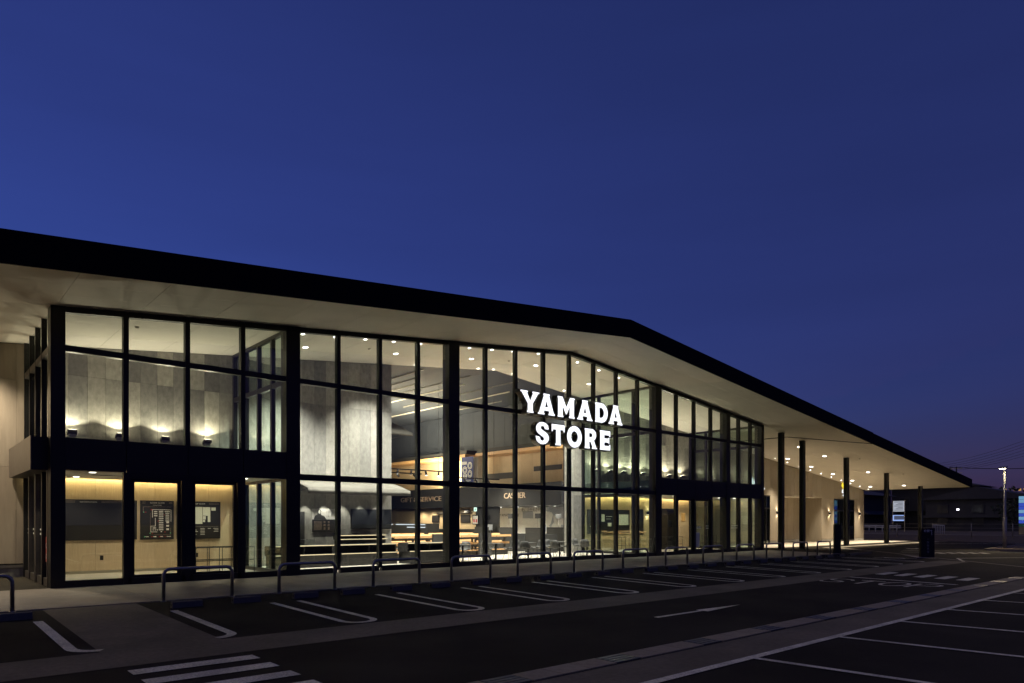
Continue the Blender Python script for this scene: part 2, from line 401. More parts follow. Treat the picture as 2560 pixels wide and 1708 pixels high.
# walkway by the facade: slabs
walk = tag(sheet('walkway', 'kerb', None, -40, 35.2, KY, 5, -.03), 'pale concrete walkway along the glazed shop front', 'walkway', kind='structure')
def slab(x0, x1, y0, y1):
    bm = bmesh.new(); g = .004
    bm_hexa(bm, [(x0 + g, y0 + g, zg(y0) - .05), (x1 - g, y0 + g, zg(y0) - .05), (x1 - g, y1 - g, zg(y1) - .05), (x0 + g, y1 - g, zg(y1) - .05),
                 (x0 + g, y0 + g, zg(y0)), (x1 - g, y0 + g, zg(y0)), (x1 - g, y1 - g, zg(y1)), (x0 + g, y1 - g, zg(y1))])
    return obj('paving_slab', bm, 'paving', walk)
for k in range(-5, 12):
    x0 = -1.9 + 3.1 * k; x1 = min(x0 + 3.1, 35.2)
    slab(x0, x1, KY + .12, -2.15); slab(x0, x1, -2.15, 0)
    if k < 0: slab(x0, min(x1, -.0), 0, 2.5); slab(x0, min(x1, -.0), 2.5, 5)
for k in range(-7, 13):
    x0 = -1.9 + 3 * k
    bm = bmesh.new(); bm_hexa(bm, [(x0, KY, zg(KY) - .1), (min(x0 + 2.99, 35.2), KY, zg(KY) - .1), (min(x0 + 2.99, 35.2), KY + .115, zg(KY) - .1), (x0, KY + .115, zg(KY) - .1),
                                   (x0, KY, zg(KY) + .012), (min(x0 + 2.99, 35.2), KY, zg(KY) + .012), (min(x0 + 2.99, 35.2), KY + .115, zg(KY) + .012), (x0, KY + .115, zg(KY) + .012)])
    obj('kerb_stone', bm, 'kerb', walk)
fore = tag(poly('forecourt', 'forecourt', None, [(35.21, -9.1), (43.0, -1.05), (62.6, -1.05), (62.6, 5), (35.21, 5)], -.004), 'pale concrete forecourt under the wide canopy', 'forecourt', kind='structure')
stroke('kerb_strip', 'kerb', fore, [(43.2, -.95), (35.4, -9.3), (31.2, -13.6), (29, -15.9)], .17, .003)
stroke('kerb_strip', 'kerb', fore, [(43.2, -1.05), (62.6, -1.05), (64, -1.05)], .12, .003)
for pts in ([(42.1, -5.1), (47.3, -8.8)], [(40.2, -5.7), (46.4, -10.3)], [(33.9, -10.6), (36.5, -9.6), (41.8, -12.5)]):
    stroke('lane_line', 'paint', ground, pts, .14)
for i in range(6):
    x = 39.9 + .62 * i; y = -7.3 - .36 * i
    poly('crossing_bar', 'paint', ground, [(x, y), (x + .2, y - .28), (x + 1.2, y + .4), (x + 1.0, y + .68)], 0)
poly('arrow_marking', 'paint', ground, [(45.2, -4.2), (45.5, -4.9), (45.7, -4.7), (47.4, -5.2), (47.5, -5.0), (45.8, -4.45), (45.9, -4.2)], 0)
for i in range(7): stroke('lane_line', 'paint', ground, [(55.4 + 1.5 * i, -1.5 - .7 * i), (56.3 + 1.5 * i, -2.7 - .7 * i)], .15)
isl = tag(poly('traffic_island', 'dirt', None, [(47.3, -8.0), (60, -7.2), (66, -13), (52, -15), (48, -10.4)], .08), 'low planted traffic island under the lamp post', 'traffic island', kind='structure')
for a, b in (((47.3, -8.0), (60, -7.2)), ((48, -10.4), (47.3, -8.0)), ((52, -15), (48, -10.4))):
    bm = bmesh.new(); bm_prism(bm, [(a[0], a[1], -.2), (b[0], b[1], -.2), (b[0] + .02, b[1] - .13, -.2), (a[0] + .02, a[1] - .13, -.2)], (0, 0, .2)); obj('kerb_stone', bm, 'kerb', isl)
bank = bmesh.new()
for x0, x1, z1 in ((64.5, 70, .5),):
    v = [bank.verts.new(p) for p in ((64.5, -60, -.1), (64.5, 60, -.1), (68, 60, .45), (68, -60, .45), (420, 60, .5), (420, -60, .5))]
    bank.faces.new((v[0], v[3], v[2], v[1])); bank.faces.new((v[3], v[5], v[4], v[2]))
tag(obj('dirt_bank', bank, 'dirt'), 'bare brown earth bank beyond the lot', 'terrain', kind='structure')

# ================================================================== STORE BUILDING
B = thing('store_building', (0, 0, 0), 'long low black glazed supermarket building with a shallow gabled roof', 'building')
M = 1.559
YB = 5.0                                          # face of the rear wall line behind the glazed front
GX = [s * M for s in range(21)] + [32.42, 33.68, 34.93]
XL, XRt = -.15, 35.06
# ---- roof
RE0, RE1, YF = -14., 62.4, -3.25
def roof_prism(name, m, y0, y1, dz0, dz1, x0=RE0, x1=RE1):
    bm = bmesh.new(); xs = [x0] + ([RX] if x0 < RX < x1 else []) + [x1]
    pts = [(x, y0, zr(x) + dz0) for x in xs] + [(x, y0, zr(x) + dz1) for x in reversed(xs)]
    bm_prism(bm, pts, (0, y1 - y0, 0)); return obj(name, bm, m, B)
roof_prism('roof', 'roofing', YF + .03, 30, .03, .64)
roof_prism('fascia', 'fascia', YF - .03, YF + .02, -.03, .68, RE0, RX); roof_prism('fascia', 'fascia', YF - .03, YF + .02, -.03, .68, RX, 42.6); roof_prism('fascia', 'fascia', YF - .035, YF + .015, -.035, .64, 42.6, RE1)
bm = bmesh.new(); bm_box(bm, RE1, RE1 + .05, YF - .035, 30, zr(RE1) - .035, zr(RE1) + .64); obj('fascia', bm, 'fascia', B)
def soffit(x0, x1, y0, y1, m='soffit', nm='soffit_panel', dz=0.):
    bm = bmesh.new(); g = .004
    bm_hexa(bm, [(x0 + g, y0 + g, zr(x0) + dz), (x1 - g, y0 + g, zr(x1) + dz), (x1 - g, y1 - g, zr(x1) + dz), (x0 + g, y1 - g, zr(x0) + dz),
                 (x0 + g, y0 + g, zr(x0) + dz + .028), (x1 - g, y0 + g, zr(x1) + dz + .028), (x1 - g, y1 - g, zr(x1) + dz + .028), (x0 + g, y1 - g, zr(x0) + dz + .028)])
    return obj(nm, bm, m, B)
def xcuts(a, b, st):
    n = max(1, round((b - a) / st)); return [a + (b - a) * i / n for i in range(n + 1)]
for a, b in ((-7.2, -.02), (-.02, RX), (RX, 35.06), (35.06, 62.38)):
    c = xcuts(a, b, 1.82)
    for i in range(len(c) - 1):
        for y0, y1 in ((YF + .02, -2.17), (-2.17, -1.09), (-1.09, 0)): soffit(c[i], c[i + 1], y0, y1)
        if c[i] > 35 or c[i + 1] < .1:
            for y0, y1 in ((0, 1.67), (1.67, 3.33), (3.33, 5.02)): soffit(c[i], c[i + 1], y0, y1)
        else:
            for y0, y1 in ((0, 1.7), (1.7, 3.4), (3.4, 5.05)): soffit(c[i], c[i + 1], y0, y1, 'ceiling_white', 'ceiling_panel')
# dark expansion joint crossing the canopy soffit
for a, b in (((38.55, 4.9), (38.55, .3)), ((38.55, .3), (42.6, -3.2))):
    bm = bmesh.new(); w = .05; t = (Vector(b) - Vector(a)).normalized(); s = Vector((-t.y, t.x)) * w
    q = [Vector(a) + s, Vector(a) - s, Vector(b) - s, Vector(b) + s]
    bm_hexa(bm, [(p.x, p.y, zr(p.x) - .03) for p in q] + [(p.x, p.y, zr(p.x) + .02) for p in q]); obj('joint_cover', bm, 'black_metal', B)
# hall ceiling behind, painted dark, with ribs running into the depth
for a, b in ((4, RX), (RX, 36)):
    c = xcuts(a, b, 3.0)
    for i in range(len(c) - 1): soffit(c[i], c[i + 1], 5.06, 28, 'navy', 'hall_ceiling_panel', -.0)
for i in range(13):
    x = 9 + 1.15 * i; bm = bmesh.new(); w_ = .035 if i % 2 else .02; bm_box(bm, x, x + w_, 5.3 + (i * 37 % 5), 14 + (i * 53 % 12), zr(x) - .09, zr(x) - .03); obj('ceiling_rib', bm, 'soffit' if i % 2 else 'concrete_0', B)

# ---- frames of the glazed front
def mull(x, w, z0, z1, y0=-.05, y1=.13, nm='mullion', par=None): return box(nm, 'black_metal', par or B, x - w / 2, x + w / 2, y0, y1, z0, z1)
def pane(x0, x1, z0, z1, y=.03, m='glass'): return box('window_pane', m, B, x0, x1, y, y + .016, z0, z1)
def slope_pane(x0, x1, z0, y=.03):
    bm = bmesh.new(); t = .14
    bm_hexa(bm, [(x0, y, z0), (x1, y, z0), (x1, y + .016, z0), (x0, y + .016, z0), (x0, y, zr(x0) - t), (x1, y, zr(x1) - t), (x1, y + .016, zr(x1) - t), (x0, y + .016, zr(x0) - t)])
    obj('window_pane', bm, 'glass', B)
def head_rail(x0, x1):
    bm = bmesh.new()
    bm_hexa(bm, [(x0, -.055, zr(x0) - .15), (x1, -.055, zr(x1) - .15), (x1, .13, zr(x1) - .15), (x0, .13, zr(x0) - .15), (x0, -.055, zr(x0) - .004), (x1, -.055, zr(x1) - .004), (x1, .13, zr(x1) - .004), (x0, .13, zr(x0) - .004)])
    obj('head_rail', bm, 'black_metal', B)
WIDE = {0: (XL, .17), 4: (5.99, 6.44), 8: (12.22, 12.70), 16: (24.68, 25.16), 20: (31.0, 31.4), 23: (34.75, XRt)}
edge = {}
for s, x in enumerate(GX):
    if s in WIDE:
        a, b = WIDE[s]; edge[s] = (a, b)
        bm = bmesh.new(); bm_hexa(bm, [(a, -.09, -.02), (b, -.09, -.02), (b, .32, -.02), (a, .32, -.02), (a, -.09, zr(a) - .006), (b, -.09, zr(b) - .006), (b, .32, zr(b) - .006), (a, .32, zr(a) - .006)])
        obj('column', bm, 'black_metal', B)
    else:
        w = .12 if 4 < s < 16 else .13; edge[s] = (x - w / 2, x + w / 2)
        top = zr(x) - .008
        if 4 < s < 16: mull(x, w, .1, top)
        else: mull(x, w, 3.6, top)
for s in range(23):
    x0, x1 = edge[s][1], edge[s + 1][0]
    head_rail(x0, x1)
    box('transom', 'black_metal', B, x0, x1, -.045, .12, 6.03, 6.19)
    slope_pane(x0, x1, 6.19)
    box('base_rail', 'black_metal', B, x0, x1, -.06, .13, -.02, .17)
    if 4 <= s < 16:
        pane(x0, x1, 3.18, 6.03); box('transom', 'black_metal', B, x0, x1, -.045, .12, 2.99, 3.18); pane(x0, x1, .17, 2.99)
    else:
        pane(x0, x1, 3.83, 6.03)
        box('spandrel_panel', 'black_panel', B, x0 + .004 - (.06 if (s not in WIDE) else 0), x1 - .004 + (.06 if (s + 1 not in WIDE) else 0), -.075, -.02, 3.0, 3.83)
        box('spandrel_backing', 'black_metal', B, x0, x1, -.018, .2, 3.0, 3.83)
# lower glazing of the two lobbies: fixed lights and sliding doors
def door(x0, x1, z1, y=.02, side=1, marks=True):
    d = box('door', 'black_metal', B, x0, x1, y, y + .05, 0.06, .24)
    box('door_stile', 'black_metal', d, x0, x0 + .085, y, y + .05, .24, z1); box('door_stile', 'black_metal', d, x1 - .085, x1, y, y + .05, .24, z1)
    box('door_rail', 'black_metal', d, x0 + .085, x1 - .085, y, y + .05, z1 - .09, z1)
    box('door_pane', 'glass', d, x0 + .085, x1 - .085, y + .018, y + .034, .24, z1 - .09)
    return d
def lobby_bay(x0, x1, kind):
    if kind == 'fixed': pane(x0, x1, .17, 3.0)
    else:
        box('door_head', 'black_metal', B, x0, x1, -.07, .14, 2.84, 3.0); door(x0 + .01, x1 - .01, 2.84)
lm_x = {1: (1.50, 1.68), 2: (2.96, 3.25), 3: (4.52, 4.74)}
for s, (a, b) in lm_x.items(): mull((a + b) / 2, b - a, .0, 3.0, -.06, .12)
lobby_bay(.17, 1.50, 'fixed'); lobby_bay(1.68, 2.96, 'door'); lobby_bay(3.25, 4.52, 'door'); lobby_bay(4.74, 5.99, 'fixed')
for s in (17, 18, 19, 21, 22): mull(GX[s], .17, 0, 3.0, -.06, .12)
lobby_bay(25.16, GX[17] - .085, 'fixed'); lobby_bay(GX[17] + .085, GX[18] - .085, 'door'); lobby_bay(GX[18] + .085, GX[19] - .085, 'door'); lobby_bay(GX[19] + .085, 31.0, 'fixed')
lobby_bay(31.4, GX[21] - .085, 'fixed'); lobby_bay(GX[21] + .085, GX[22] - .085, 'fixed'); lobby_bay(GX[22] + .085, 34.75, 'fixed')

# ---- glazed partitions running back from the front (planes x = const)
def side_glass(x, ys, ztr, lower=True, top=None, gm='glass_green', door_at=(), w=.07):
    zt = zr(x) if top is None else top
    for i, y in enumerate(ys): box('mullion', 'black_metal', B, x - w, x + w, y - .06, y + .06, 0, zt - .005)
    for y0, y1 in zip(ys, ys[1:]):
        z = [0.12] + list(ztr) + [zt - .12]
        box('base_rail', 'black_metal', B, x - w, x + w, y0 + .06, y1 - .06, -.01, .12); box('head_rail', 'black_metal', B, x - w, x + w, y0 + .06, y1 - .06, zt - .12, zt - .006)
        for zz in ztr: box('transom', 'black_metal', B, x - w * .9, x + w * .9, y0 + .06, y1 - .06, zz - .08, zz + .08)
        for z0, z1 in zip(z, z[1:]):
            a = z0 + (.08 if z0 in ztr else 0); b = z1 - (.08 if z1 in ztr else 0)
            box('window_pane', gm, B, x - .008, x + .008, y0 + .06, y1 - .06, a, b)
side_glass(6.215, (.38, 1.5, 2.65, 3.8, 4.93), (3.05, 6.11))
side_glass(24.92, (.38, 1.5, 2.65, 3.8, 4.93), (3.05, 6.11))
side_glass(34.98, (.38, 1.5, 2.65, 3.8, 4.93), (3.4, 6.11))
# left end wall of the lobby: upper lights, metal canopy box, sliding doors
lx = -.07
for y in (.38, 1.5, 2.65, 3.8, 4.93): box('mullion', 'black_metal', B, lx - .07, lx + .06, y - .035, y + .035, 3.85, zr(lx) - .01)
for y0, y1 in zip((.38, 1.5, 2.65, 3.8), (1.5, 2.65, 3.8, 4.93)):
    box('transom', 'bronze_panel', B, lx - .065, lx + .055, y0 + .05, y1 - .05, 6.03, 6.19)
    box('window_pane', 'glass', B, lx - .008, lx + .008, y0 + .05, y1 - .05, 3.85, 6.03); box('window_pane', 'glass', B, lx - .008, lx + .008, y0 + .05, y1 - .05, 6.19, zr(lx) - .02)
    box('canopy_panel', 'bronze_panel', B, -.52, -.5, y0 - .05 + .003, y1 - .05 - .003, 3.0, 3.86)
box('canopy_box', 'black_metal', B, -.498, -.02, .33, 4.96, 3.0, 3.85)
for i, y in enumerate((.42, 1.32, 2.5, 2.62, 3.8, 4.9)): box('mullion', 'black_metal' if i % 2 else 'bronze_panel', B, lx - .09, lx + .06, y - .07, y + .07, 0, 3.0)
for y0, y1 in ((.49, 1.25), (1.39, 2.43), (2.69, 3.73), (3.87, 4.83)):
    box('window_pane', 'glass', B, lx - .01, lx + .006, y0, y1, .2, 2.9); box('base_rail', 'bronze_panel', B, lx - .06, lx + .04, y0, y1, 0, .2)
bx = -.085
box('red_notice', 'sticker_red', B, bx - .004, bx, .55, 1.12, .62, 1.28)
for j in range(2):
    for i in range(2): text('notice_print', 'O', .2, (bx - .006, 1.0 - .3 * i, .98 - .28 * j), (0, -1, 0), (0, 0, 1), 'print_white', B)
for y0 in (1.6, 2.9, 4.0):
    for j in range(2): box('door_sticker', 'sticker_frost', B, bx - .003, bx, y0, y0 + .55, 1.32 + .12 * j, 1.37 + .12 * j)

# ---- panel walls on the line y = YB
def wall_row(x0, x1, z0, z1f, w, mats, nm='wall_panel', y=YB, t=.1, off=0., skip=()):
    n = max(1, round((x1 - x0) / w)); xs = [x0 + (x1 - x0) * i / n for i in range(n + 1)]
    for i in range(n):
        a, b = xs[i], xs[i + 1]
        if any(a < q[1] - .05 and b > q[0] + .05 for q in skip): continue
        za, zb = (z1f(a), z1f(b)) if callable(z1f) else (z1f, z1f)
        bm = bmesh.new(); g = .003; y0 = y + random.uniform(0, .004)
        bm_hexa(bm, [(a + g, y0, z0 + g), (b - g, y0, z0 + g), (b - g, y + t, z0 + g), (a + g, y + t, z0 + g), (a + g, y0, za - g), (b - g, y0, zb - g), (b - g, y + t, zb - g), (a + g, y + t, za - g)])
        obj(nm, bm, mats[(i * 2 + i // 3 + (1 if random.random() < .3 else 0)) % len(mats)], B)
CON = ['concrete_%d' % i for i in (0, 2, 3, 1, 4)]; CON2 = ['concrete_%d' % i for i in (2, 1, 4, 3)]; CON3 = ['concrete_%d' % i for i in (0, 3, 4)]; CLA = ['cladding_%d' % i for i in range(4)]; OAK = ['oak_%d' % i for i in range(3)]
ZT = lambda x: zr(x) - .012
box('wall_core', 'charcoal', B, -14, 12.85, YB + .105, YB + .2, -.05, 6.3); box('wall_core', 'charcoal', B, 23.65, 44.0, YB + .105, YB + .2, -.05, 5.8)
for x0, x1 in ((.0, 6.2), (25, 34.95)):
    wall_row(x0, x1, 6.35, ZT, .5, CON2); wall_row(x0, x1, 3.75, 6.35, .5, CON)
    wall_row(x0, x1, .09, 3.06, .9, OAK, 'wood_panel')
    box('skirting', 'skirting', B, x0, x1, YB - .008, YB + .1, 0, .085)
wall_row(6.3, 12.89, 6.35, ZT, .5, CON2); wall_row(6.3, 12.89, 3.3, 6.35, .5, CON3); wall_row(6.3, 12.89, 0, 3.3, .5, CON3)
wall_row(23.62, 24.86, 6.2, ZT, .62, CON[:2]); wall_row(23.62, 24.86, 3.1, 6.2, .62, CON[:2]); wall_row(23.62, 24.86, 0, 3.1, .62, CON[:2])
# outer wall left of the lobby
wall_row(-14, -.33, 6.0, ZT, 2.7, CLA, y=YB + .02); wall_row(-14, -.33, 3.35, 6.0, 2.7, CLA[:1], y=YB + .02); wall_row(-14, -.33, .4, 3.35, 2.7, CLA[1:2], y=YB + .02); wall_row(-.33, -.02, .4, ZT, .3, CLA[3:], y=YB + .02)
box('plinth', 'concrete_1', B, -14, -.16, YB + .03, YB + .12, -.02, .27); box('flashing', 'steel_dark', B, -14, -.16, YB - .03, YB + .1, .28, .36)
# outer wall under the canopy, with door openings and a deep recess
OPEN = ((44.15, 45.28), (47.42, 53.67), (55.92, 60.02))
ex = [35.1, 36.9, 38.7, 40.5, 42.3, 44.15, 45.28, 46.35, 47.42, 48.98, 50.55, 52.1, 53.67, 54.8, 55.92, 57.3, 58.65, 60.02, 61.0, 61.9]
for a, b in zip(ex, ex[1:]):
    for z0, z1 in ((.22, 3.6), (3.6, None)):
        if z1 and any(a >= q[0] - .01 and b <= q[1] + .01 for q in OPEN): continue
        wall_row(a, b, z0, z1 or ZT, .95, CLA)
box('plinth', 'concrete_1', B, 35.1, 44.15, YB + .01, YB + .1, -.02, .2); box('plinth', 'concrete_1', B, 45.28, 47.42, YB + .01, YB + .1, -.02, .2); box('plinth', 'concrete_1', B, 53.67, 55.92, YB + .01, YB + .1, -.02, .2); box('plinth', 'concrete_1', B, 60.02, 61.9, YB + .01, YB + .1, -.02, .2)
box('wall_core', 'charcoal', B, 61.88, 62.0, YB + .1, 12, -.02, 4.4)
box('corner_panel', 'cladding_1', B, 61.9, 62.02, YB, 9, .0, 4.42)
wall_row(47.42, 53.67, .22, 3.6, .95, CLA, y=YB + 1.5); box('recess_ceiling', 'soffit', B, 47.3, 53.8, YB + .1, YB + 1.6, 3.6, 3.7)
box('recess_side', 'cladding_0', B, 53.67, 53.77, YB + .1, YB + 1.5, 0, 3.6); box('recess_side', 'cladding_0', B, 47.3, 47.42, YB + .1, YB + 1.5, 0, 3.6); box('plinth', 'concrete_1', B, 47.42, 53.67, YB + 1.47, YB + 1.6, -.02, .2)
box('floor_step', 'paving', B, 47.42, 53.67, YB, YB + 1.5, -.05, .003)
def glazed_door(x0, x1, z1, cols, tz):
    d = box('glazed_door', 'black_metal', B, x0, x1, YB + .02, YB + .1, z1 - .08, z1)
    for x in cols: box('door_stile', 'black_metal', d, x - .045, x + .045, YB + .02, YB + .1, 0, z1 - .08)
    box('door_rail', 'black_metal', d, x0, x1, YB + .015, YB + .105, tz, tz + .1); box('door_rail', 'black_metal', d, x0, x1, YB + .015, YB + .105, 0, .12)
    box('door_pane', 'glass_green', d, x0 + .05, x1 - .05, YB + .05, YB + .066, .12, z1 - .08)
glazed_door(44.15, 45.28, 3.6, (44.19, 44.75, 45.24), 2.6); glazed_door(55.92, 60.02, 3.6, (55.96, 57.0, 57.9, 59.0, 59.98), 2.55)
# dim rooms behind the two doors
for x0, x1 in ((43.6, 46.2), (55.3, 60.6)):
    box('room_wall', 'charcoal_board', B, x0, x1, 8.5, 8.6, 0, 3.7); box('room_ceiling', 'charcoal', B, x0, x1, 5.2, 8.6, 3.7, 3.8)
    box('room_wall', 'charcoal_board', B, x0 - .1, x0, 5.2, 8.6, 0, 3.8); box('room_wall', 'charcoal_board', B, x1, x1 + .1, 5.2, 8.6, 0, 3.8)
# ---- lobby ceilings (their tops form the ledges at the foot of the upper walls)
for x0, x1 in ((.05, 6.15), (25.0, 34.9)):
    box('lobby_ceiling', 'soffit', B, x0, x1, .2, YB - .16, 3.06, 3.16); box('lobby_roof', 'charcoal', B, x0, x1, .21, YB - .002, 3.42, 3.74)
    box('ceiling_slot', 'black_metal', B, x0 + 1.2, x0 + 3.0, 2.6, 2.72, 3.045, 3.058)
# ---- hall shell
box('store_floor', 'store_floor', B, 6.2, 34.9, .13, 28, -.05, -.002); box('lobby_floor', 'tile_floor', B, .0, 6.19, .13, 5, -.05, .004); box('lobby_floor', 'tile_floor', B, 24.9, 34.9, .13, 4.99, -.04, .004)
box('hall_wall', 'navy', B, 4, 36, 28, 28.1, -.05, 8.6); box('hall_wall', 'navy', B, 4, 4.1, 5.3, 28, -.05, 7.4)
XW = 23.5
for i in range(23):
    y0 = 5.22 + i * 1.0; box('wall_panel', 'navy', B, XW + .35, XW + .45, y0 + .006, y0 + .994, 5.95, zr(XW + .4) - .02)
    box('wood_panel', random.choice(OAK), B, XW + .75, XW + .85, y0 + .002, y0 + .998, 3.7, 5.62)
box('bulkhead', 'charcoal_board', B, XW, XW + .12, 5.2, 28, 2.58, 3.83); box('bulkhead_shelf', 'charcoal_board', B, XW + .12, XW + 4.2, 5.2, 28, 2.58, 2.64); box('cove_floor', 'charcoal', B, XW + .12, XW + .86, 5.2, 28, 3.5, 3.56)
for y0, y1, p in ((5.3, 12.2, .30), (12.9, 28, .55)):
    box('wood_canopy', 'display_wood', B, XW - p, XW + .74, y0, y1, 5.62, 5.80, .01); box('wood_canopy', 'charcoal_board', B, XW - p + .12, XW + .74, y0, y1, 5.80, 6.04)
box('wall_slot', 'charcoal', B, XW + .70, XW + .748, 5.9, 8.1, 4.55, 4.82); box('wall_slot', 'charcoal', B, XW + .70, XW + .748, 9.9, 12.3, 4.25, 4.6)
box('rear_wall', 'plaster', B, 27.4, 27.5, 5.2, 28, 0, 2.58); box('round_post', 'plaster', B, XW - .25, XW + .2, 12.0, 12.75, 3.83, 5.6)
# ================================================================== things on the building
# ---- illuminated shop sign
sign = thing('shop_sign', (18.5, -.3, 4.8), 'white illuminated letters reading YAMADA STORE fixed across the glass front', 'sign')
def arc(cx, cy, rx, ry, a0, a1, n=12): return [(cx + rx * math.cos(R(a0 + (a1 - a0) * i / n)), cy + ry * math.sin(R(a0 + (a1 - a0) * i / n))) for i in range(n + 1)]
LET = {}
LET['Y'] = [[(0, .86), (.39, .86), (.39, .80), (.35, .785), (.52, .475), (.68, .785), (.645, .80), (.645, .86), (1.02, .86), (1.02, .80), (.955, .79), (.66, .37), (.66, .085), (.70, .05), (.70, 0), (.35, 0), (.35, .05), (.39, .085), (.39, .37), (.06, .79), (0, .80)]]
LET['A'] = [[(.31, .86), (.665, .86), (.665, .80), (.635, .785), (.89, .10), (.96, .05), (.96, 0), (.60, 0), (.60, .05), (.64, .085), (.615, .165), (.35, .165), (.325, .085), (.365, .05), (.365, 0), (0, 0), (0, .05), (.07, .10), (.335, .785), (.31, .80)], [(.405, .315), (.565, .315), (.485, .575)]]
LET['M'] = [[(0, .86), (.28, .86), (.515, .44), (.745, .86), (1.02, .86), (1.02, .80), (.975, .775), (.975, .085), (1.02, .05), (1.02, 0), (.68, 0), (.68, .05), (.715, .085), (.715, .47), (.53, .14), (.49, .14), (.29, .47), (.29, .085), (.33, .05), (.33, 0), (0, 0), (0, .05), (.022, .075), (.022, .785), (0, .80)]]
LET['D'] = [[(0, .86), (.40, .86)] + arc(.40, .43, .43, .43, 88, -88, 22) + [(.40, 0), (0, 0), (0, .05), (.022, .075), (.022, .785), (0, .80)], [(.28, .65), (.38, .65)] + arc(.38, .43, .20, .22, 85, -85, 12) + [(.38, .21), (.28, .21)]]
LET['T'] = [[(0, .86), (.76, .86), (.76, .56), (.71, .56), (.68, .64), (.505, .64), (.505, .085), (.545, .05), (.545, 0), (.215, 0), (.215, .05), (.255, .085), (.255, .64), (.08, .64), (.05, .56), (0, .56)]]
LET['O'] = [arc(.45, .43, .45, .46, 0, 350, 35), arc(.45, .43, .21, .235, 0, 350, 35)]
LET['R'] = [[(0, .86), (.44, .86)] + arc(.44, .60, .29, .26, 88, -50, 14) + [(.585, .37), (.73, .06), (.79, .045), (.79, 0), (.46, 0), (.46, .05), (.50, .07), (.37, .30), (.285, .30), (.295, .075), (.318, .05), (.318, 0), (0, 0), (0, .05), (.022, .075), (.022, .785), (0, .80)], [(.285, .67), (.40, .67)] + arc(.40, .585, .085, .085, 85, -85, 8) + [(.40, .50), (.285, .50)]]
LET['E'] = [[(0, .86), (.69, .86), (.69, .60), (.64, .60), (.61, .665), (.295, .665), (.295, .525), (.55, .525), (.58, .565), (.625, .565), (.625, .30), (.58, .30), (.55, .34), (.295, .34), (.295, .195), (.61, .195), (.64, .26), (.69, .26), (.69, 0), (0, 0), (0, .05), (.022, .075), (.022, .785), (0, .80)]]
ctr = arc(.40, .63, .235, .165, 20, 265, 18) + arc(.37, .255, .235, .20, 80, -160, 18)
def s_poly():
    L, Rr = [], []; n = len(ctr)
    for i, p in enumerate(ctr):
        a = Vector(ctr[max(i - 1, 0)]); b = Vector(ctr[min(i + 1, n - 1)]); t = (b - a).normalized(); w = .115 + .025 * math.sin(math.pi * i / (n - 1))
        s = Vector((-t.y, t.x)) * w; L.append(Vector(p) + s); Rr.append(Vector(p) - s)
    return [tuple(q) for q in L] + [tuple(q) for q in reversed(Rr)]
LET['S'] = [arc(.39, .615, .36, .265, 40, 90, 6) + arc(.36, .615, .33, .265, 90, 180, 10) + arc(.36, .60, .33, .25, 180, 235, 6) + [(.30, .33), (.42, .275)] + arc(.40, .20, .07, .075, 60, -90, 6) + arc(.37, .205, .12, .08, -90, -150, 4) + [(.235, .27), (.0, .30), (.06, .10)]
            + arc(.37, .235, .35, .255, 212, 270, 7)[0:] + arc(.39, .245, .35, .265, 270, 360, 10) + arc(.39, .26, .35, .25, 0, 55, 6) + [(.45, .53), (.33, .585)] + arc(.36, .65, .07, .07, 240, 90, 6) + arc(.39, .64, .12, .08, 90, 35, 4) + [(.52, .60), (.735, .60), (.70, .76)]]
YS_F = -.5
for row, bz in ((('Y', 15.40), ('A', 16.35), ('M', 17.48), ('A', 18.66), ('D', 19.80), ('A', 20.69)), 6.04), ((('S', 16.22), ('T', 17.13), ('O', 18.04), ('R', 19.13), ('E', 20.11)), 4.845):
    for ch, x in row:
        body = place(curve_mesh(LET[ch], .15, .034), (x, YS_F + .155, bz), (1, 0, 0), (0, 0, 1)); b = link('letter', body, 'black_metal', sign)
        face = place(curve_mesh(LET[ch], .004, -.003), (x, YS_F - .002, bz), (1, 0, 0), (0, 0, 1)); link('letter_face', face, 'letter_lit', b)
for z in (6.52, 6.16, 5.28, 5.0):
    x0, x1 = (15.6, 21.5) if z > 6 else (16.4, 20.7); box('sign_rail', 'black_metal', sign, x0, x1, -.25, -.2, z - .02, z + .02)
for x in (17.15, 18.7, 20.26):
    for z in (6.5, 5.2): box('sign_bracket', 'black_metal', sign, x - .02, x + .02, -.2, -.05, z - .02, z + .02)

# ---- ceiling downlights
def downlight(x, y, z, r, e, label, group, col=(1, .93, .82), cone=110, blend=.6, lens='lens', tilt=0., aim=(0, 0, -1)):
    t = thing('downlight', (x, y, z), label, 'downlight', group)
    bm = bmesh.new(); bm_tube(bm, [(x, y, z - .012), (x, y, z + .01)], r * 1.18, 20); o = obj('trim', bm, 'soffit', t)
    bm = bmesh.new(); bm_tube(bm, [(x, y, z - .016), (x, y, z - .0125)], r, 20); obj('lens', bm, lens, t)
    for ch in t.children:
        if tilt: ch.data.transform(Matrix.Translation((x, y, z)) @ Matrix.Rotation(-math.atan(tilt), 4, 'Y') @ Matrix.Translation((-x, -y, -z)))
    if e: lamp('SPOT', t, (x, y, z - .05), e, col, spot_size=R(cone), spot_blend=blend, shadow_soft_size=r, aim=aim)
    return t
tl = lambda x: .1 if x < RX else -.1045
for i, x in enumerate([6.93 + 1.152 * i for i in range(8)] + [16.11, 17.59, 20.03, 21.49, 22.92]):
    downlight(x, .78, zr(x) - .001, .06, 90, 'small ceiling downlight just inside the glass front, %s from the left lobby' % NTH[i], 'small ceiling downlights along the glass front', lens='lens_small', tilt=tl(x), cone=60, aim=(0, .3, -1), blend=1.)
